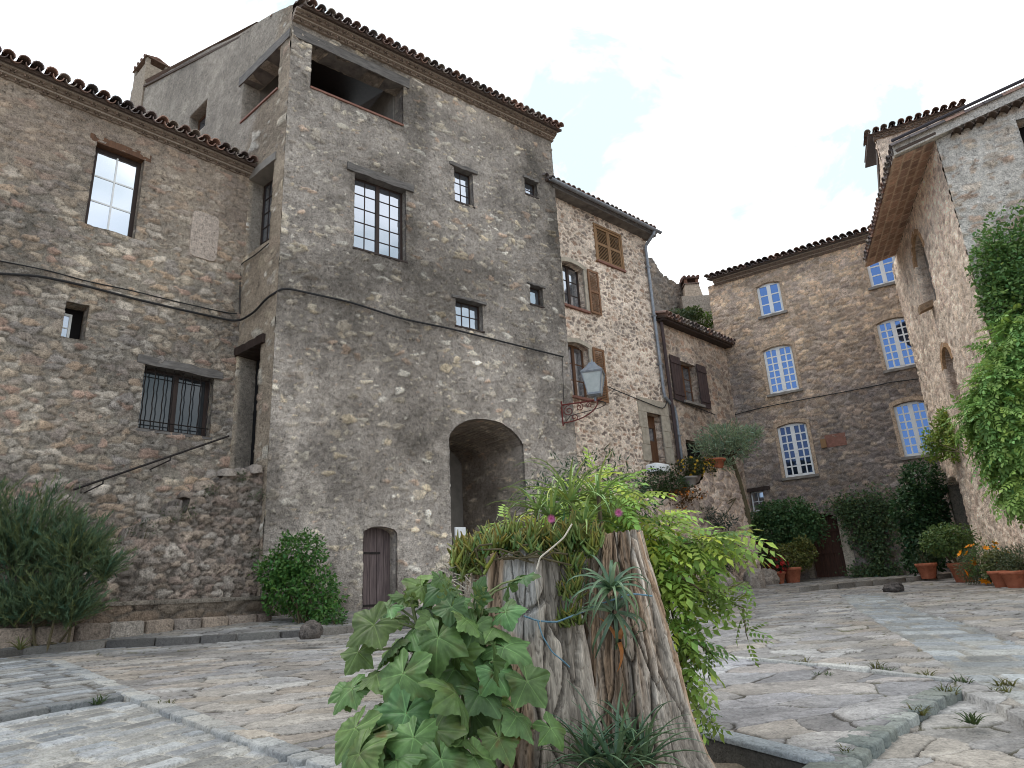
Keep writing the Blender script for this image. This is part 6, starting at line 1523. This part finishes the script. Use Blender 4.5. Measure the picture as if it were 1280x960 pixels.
# dark shrub hanging in front of the terrace, and neighbours
YK = WK.pt(ke-.9, 0)[1]-1.0
shrub('shrub', [blob_px(880, 700, YK, .75, .62, .5), blob_px(850, 690, YK, .55, .55, .5), blob_px(905, 690, YK, .5, .45, .4), blob_px(880, 725, YK, .6, .4, .4), blob_px(820, 700, YK, .6, .6, .5)], 8000, .09, lin(50, 66, 48)*.7, 'very dark shrub in front of the masonry terrace', 'shrub', 92, T_LANCE, foot=gpt(885, YK), rag=.4)
shrub('shrub', [blob_px(878, 642, YK+.1, .4, .16, .3), blob_px(905, 652, YK+.1, .3, .16, .3)], 700, .12, lin(84, 104, 88)*.5, 'grey green plant hanging over the face of the masonry terrace', 'shrub', 93, T_LANCE, foot=WK.pt(ke-.6, kt-.9, .1), stems=3)
YG = WF.pt(-1.2, 0)[1]-1.3
shrub('shrub', [blob_px(975, 655, YG, 1.1, .65, .6), blob_px(1000, 660, YG, .7, .6, .5), blob_px(955, 665, YG, .6, .55, .5), blob_px(985, 640, YG, .8, .4, .5)], 8500, .10, lin(80, 108, 68)*1.15, 'rounded mid green shrub left of the dark red door', 'shrub', 94, foot=gpt(985, YG))
shrub('shrub', [blob_px(985, 700, YG-.8, .55, .45, .4), blob_px(1005, 690, YG-.7, .3, .4, .3)], 3200, .085, lin(126, 130, 72)*.8, 'yellowish green potted shrub below the rounded shrub near the dark red door', 'shrub', 95, foot=gpt(985, YG-.8, .2))
pot('flower_pot', gpt(969, YG-1.3), .13, .2, .33, 'terracotta pot of red flowers, left of the pair near the rounded shrub')
shrub('flowering_plant', [(gpt(969, YG-1.3, .48), (.28, .25, .2))], 500, .08, lin(88, 90, 62)*.5, 'red flowering plant in the left pot near the rounded shrub', 'flower', 96, foot=gpt(969, YG-1.3, .28), stems=3, flowers=(lin(190, 50, 44)*.8, 60, .07))
pot('flower_pot', gpt(987, YG-1.1), .17, .25, .42, 'larger terracotta pot at the foot of the yellowish shrub')
shrub('flowering_plant', [(gpt(955, YG-.6, .95), (.3, .25, .25))], 420, .08, lin(110, 96, 86)*.5, 'pinkish flowering plant between the terrace end and the rounded shrub', 'flower', 97, foot=gpt(955, YG-.6, .1), stems=3, flowers=(lin(170, 60, 66)*.7, 30, .06))
for i, (px, Y, a, b, c, lb_) in enumerate([(905, YK-.4, .28, .22, .30, 'pale boulder below the dark shrub at the terrace foot'), (938, YK+.2, .26, .24, .34, 'large pale boulder at the corner of the masonry terrace'), (862, YK-.8, .45, .3, .22, 'flat brown boulder beneath the dark shrub'), (955, YG-1.4, .32, .25, .3, 'grey boulder left of the red flower pot'), (921, YK-.5, .16, .14, .15, 'small dark stone lying beside the pale boulder')]):
    rock('boulder', gpt(px, Y, c*.5), a, b, c, lin(150, 138, 126)*(.75 if i in (2, 4) else 1.05), lb_, 30+i)
# plants on the terrace
zt_ = klow
def tpt(px, out, dz=0): u = WB.uv(px, 600, out)[0]; return WB.pt(u, kt-.25+dz, out)
sk = WB.uv(820, 582, .9); m = MB(); m.bbox(WB.pt(sk[0]-.3, sk[1]-.2, .75), WB.d*.6, WB.n*.4, (0, 0, .22), .04); o = m.build('stone_sink', MAT['white'], None, True); tag(o, 'white stone sink on the terrace below the doorway', 'sink')
shrub('shrub', [(WB.pt(WB.uv(828, 602, 1.2)[0], WB.uv(828, 602, 1.2)[1], 1.2), (.45, .35, .38)), (WB.pt(WB.uv(845, 612, 1.2)[0], WB.uv(845, 612, 1.2)[1], 1.2), (.4, .35, .35)), (WB.pt(WB.uv(815, 620, 1.2)[0], WB.uv(815, 620, 1.2)[1], 1.2), (.4, .35, .4))], 2600, .075, lin(84, 106, 62)*.5, 'leafy green plant on the terrace under the white sink', 'plant', 98, stems=4)
q = WB.uv(868, 583, 1.3); shrub('flowering_plant', [(WB.pt(q[0], q[1], 1.3), (.5, .35, .26)), (WB.pt(q[0]+.3, q[1]-.1, 1.3), (.35, .3, .26))], 1800, .07, lin(92, 104, 58)*.5, 'yellow flowering plant on top of the terrace', 'flower', 99, flowers=(lin(226, 184, 60)*.8, 90, .05), stems=3)
for (px, py, a, lb_) in ((862, 602, .2, 'grey plant pot on the terrace left of the yellow flowers'), (893, 580, .3, 'wide terracotta bowl on top of the terrace under the small tree')):
    q = WB.uv(px, py, 1.35); pot('flower_pot', WB.pt(q[0], q[1]-.14, 1.35), a*.7, a, .26, lb_, mat='terracotta' if px > 870 else 'concrete')
q = WB.uv(912, 573, 1.3); rock('planter', WB.pt(q[0], q[1], 1.0), .38, .3, .3, lin(70, 60, 66), 'dark purple rounded planter behind the terracotta bowl', 44, cat='planter')
q = WB.uv(852, 622, 1.45); shrub('flowering_plant', [(WB.pt(q[0], q[1]+.05, 1.62), (.4, .22, .16)), (WB.pt(q[0]-.5, q[1]-.1, 1.62), (.4, .22, .2))], 800, .06, lin(120, 90, 52)*.5, 'orange flowering plant trailing over the terrace edge', 'flower', 100, flowers=(lin(214, 130, 50)*.8, 50, .05), stems=2)
# climbers on the far house
def wall_climber(name, W, quads, n, size, base, label, seed, stems, out=.12, tmpl=T_OVAL):
    r = np.random.default_rng(seed); P = []
    for (px, py, a, b, k) in quads:
        u = W.uv(px, py); t = r.normal(size=(k, 2))*.5; q = fbm(t[:, 0]*2, t[:, 1]*2, 3, seed); t = t*(.6+.8*q)[:, None]
        P.append(W.P+W.d*(u[0]+t[:, 0]*a)[:, None]+np.outer(u[1]+t[:, 1]*b, [0, 0, 1.])+W.n*(out*r.random(k)*1.5+.03)[:, None])
    P = np.concatenate(P); n = len(P); f = W.pt(W.uv(*stems[0][0])[0], W.uv(*stems[0][0])[1], .06); root = empty(name, f); tag(root, label, 'climbing plant')
    lb = LB(); lb.add(*leaves(tmpl, P, unit(W.n*.5+rdir(n, r)*.8+[0, 0, -.4]), unit(W.n+rdir(n, r)*.5+[0, 0, .4]), size*r.uniform(.6, 1.25, n), lcol(base, n, r, .6, .15))); lb.build('foliage', MAT['leaf'], root)
    m = MB()
    for s in stems: m.tube([W.pt(*W.uv(*p), .06) for p in s], np.linspace(.03, .012, len(s)), 6)
    m.build('stem', MAT['stem'], root); return root
wall_climber('climbing_shrub', WF, [(1075, 632, 1.1, .5, 900), (1100, 640, .8, .6, 900), (1085, 665, .7, .8, 1100), (1100, 690, .4, .8, 600), (1060, 640, .4, .5, 300), (1080, 715, .5, .25, 350), (1110, 715, .5, .25, 350)], 0, .10, lin(76, 94, 60)*1.15, 'loose climbing shrub on the far wall right of the dark red door', 111, [[(1095, 722), (1097, 680), (1085, 640), (1062, 625)], [(1096, 720), (1105, 680), (1108, 630)]], .25)
cY = 17.8
shrub('camellia', [blob_px(1153, 605, cY, .5, .6, .5), blob_px(1145, 640, cY, .55, .6, .5), blob_px(1153, 672, cY, .58, .55, .5), blob_px(1165, 640, cY, .4, .8, .4), blob_px(1155, 700, cY, .5, .3, .45)], 9000, .105, lin(56, 82, 50)*1.1, 'tall dark glossy shrub beside the church doorway', 'shrub', 112, foot=gpt(1165, cY), rag=.35)
pot('flower_pot', gpt(1156, 17.0, .05), .15, .22, .36, 'terracotta pot standing in front of the tall dark shrub')
shrub('plant', [(gpt(1156, 17.0, .55), (.26, .22, .25))], 420, .08, lin(84, 100, 66)*.5, 'small plant in the terracotta pot in front of the dark shrub', 'plant', 113, T_LANCE, foot=gpt(1156, 17.0, .34), stems=2)
# pots along the church wall
pY = 15.6
shrub('shrub', [(gpt(1193, pY, .95), (.5, .45, .32)), (gpt(1187, pY, .85), (.4, .4, .3))], 2600, .075, lin(110, 134, 76)*.75, 'light green rounded plant in a pot beside the church wall', 'shrub', 114, foot=gpt(1195, pY, .35))
pot('flower_pot', gpt(1200, pY), .17, .25, .42, 'tall terracotta pot under the light green rounded plant')
for i, (px, Y, sc_, gl, lbl) in enumerate([(1216, 14.5, .32, lin(96, 106, 74), 'grey green plant left of the orange flowers'), (1232, 14.1, .36, lin(96, 124, 70), 'plant with orange flowers against the church wall'), (1250, 13.7, .30, lin(112, 120, 74), 'pale leafy plant right under the orange flowers'), (1268, 13.3, .36, lin(94, 106, 82), 'silvery bushy plant at the right end of the pots'), (1284, 12.9, .36, lin(90, 104, 74), 'bushy plant at the right picture edge')]):
    shrub('potted_plant', [(gpt(px, Y, .36+.1*(i == 1)), (sc_, sc_*.8, sc_))], 1500, .075, gl*.9, lbl, 'plant', 120+i, T_LANCE if i != 2 else T_OVAL, foot=gpt(px, Y, .1), stems=3, flowers=((lin(244, 150, 24)*1.1, 24, .10) if i == 1 else None))
for i, (px, Y, lbl) in enumerate([(1246, 13.3, 'terracotta pot below the pale leafy plant'), (1262, 12.9, 'terracotta pot below the silvery bushy plant')]): pot('flower_pot', gpt(px, Y), .13, .19, .3, lbl)
# vines on the church gable
E1 = [(WRR.pt(u, z, .3), (a, .35, b)) for (u, z, a, b) in [(*WRR.uv(1255, 345), .55, .6), (*WRR.uv(1285, 330), .9, .9), (*WRR.uv(1245, 385), .35, .5), (*WRR.uv(1300, 380), .9, .8)]]
shrub('ivy', E1, 11000, .09, lin(100, 130, 72)*1.1, 'dense dark ivy high on the church gable', 'climbing plant', 131, foot=WRR.pt(WRR.uv(1275, 400)[0], 1.3, .2), rag=.45, stems=3, stemr=.02)
E2 = [(WRR.pt(*WRR.uv(px+3, py), o), (a, .5, b)) for (px, py, o, a, b) in [(1275, 440, .4, .55, .6), (1265, 490, .5, .6, .6), (1245, 520, .5, .55, .4), (1270, 560, .5, .55, .55), (1295, 520, .5, .8, 1.0), (1225, 530, .5, .45, .3), (1285, 605, .4, .4, .45), (1255, 455, .4, .3, .5), (1250, 565, .45, .45, .4), (1275, 610, .45, .5, .4), (1235, 500, .45, .3, .35)]]
r = np.random.default_rng(132); n = 5600; P, d = blobs(E2, n, r, .6, .5); root = empty('wisteria', WRR.pt(1.0, 1.3, .3)); tag(root, 'feathery bright green wisteria hanging on the church gable', 'climbing plant')
lb = LB(); lb.add(*leaves(T_PIN, P, unit(d*.6+rdir(n, r)*.5+[-.1, -.2, -.55]), unit(d+[0, 0, .6]+rdir(n, r)*.4), .30*r.uniform(.6, 1.2, n), lcol(lin(130, 160, 86)*1.15, n, r, .6, .14))); lb.build('foliage', MAT['leaf'], root)
m = MB(); a = WRR.pt(1.3, 1.2, .25)
for e in E2[:6]: m.tube([a, a+[0, 0, 1.6], (a+[0, 0, 1.8]+np.array(e[0]))/2, np.array(e[0])], [.05, .04, .03, .015], 6)
m.build('stem', MAT['stem'], root)
E3 = [blob_px(1172, 560, 16.5, .3, .3), blob_px(1215, 545, 15.7, .45, .4), blob_px(1195, 530, 16.2, .5, .35), blob_px(1180, 550, 16.4, .42, .3), blob_px(1210, 520, 15.9, .5, .4), blob_px(1185, 520, 16.3, .3, .22), blob_px(1200, 560, 16.0, .3, .3)]
shrub('climbing_rose', E3, 4600, .10, lin(136, 156, 76)*1.0, 'yellow green climber arching from the church wall over the dark shrub', 'climbing plant', 133, foot=WR.pt(1.2, 3.6, .1), stems=5, rag=.5)
# terrace roof plants
for i, (px, py, sx, cc, lbl) in enumerate([(852, 396, .5, lin(104, 120, 84), 'grey green plant at the left of the roof terrace wall'), (878, 402, .55, lin(122, 150, 66), 'bright green plant on the roof terrace wall'), (864, 392, .4, lin(112, 132, 70), 'middle plant on the roof terrace wall')]):
    u = WC2.uv(px, py, -.6); shrub('roof_plant', [(WC2.pt(u[0], u[1], -.6), (sx, sx*.7, sx*.62))], 900, .11, cc*.55, lbl, 'plant', 140+i, foot=WC2.pt(u[0], u[1]-.6, -.6), stems=3)
rock('stone_trough', G(1118, 736, .06), .21, .15, .11, lin(76, 70, 66), 'dark low rock lying on the paving in front of the doorstep', 55)

for i, (px, py, hh_) in enumerate([(232, 640, .16), (215, 645, .14), (180, 662, .18), (262, 612, .10), (300, 596, .10), (318, 620, .14), (316, 690, .10)]):
    u = WS.uv(px, py, .03); shrub('weed', [(WS.pt(u[0], u[1], .02), (hh_*1.2, hh_*.8, hh_*.8))], 170, .055, lin(86, 102, 64)*.75, 'small weed rooted in the rubble stair wall', 'weed', 160+i, T_LANCE, stems=2, group='weeds rooted in the rubble stair wall', stemr=.004)
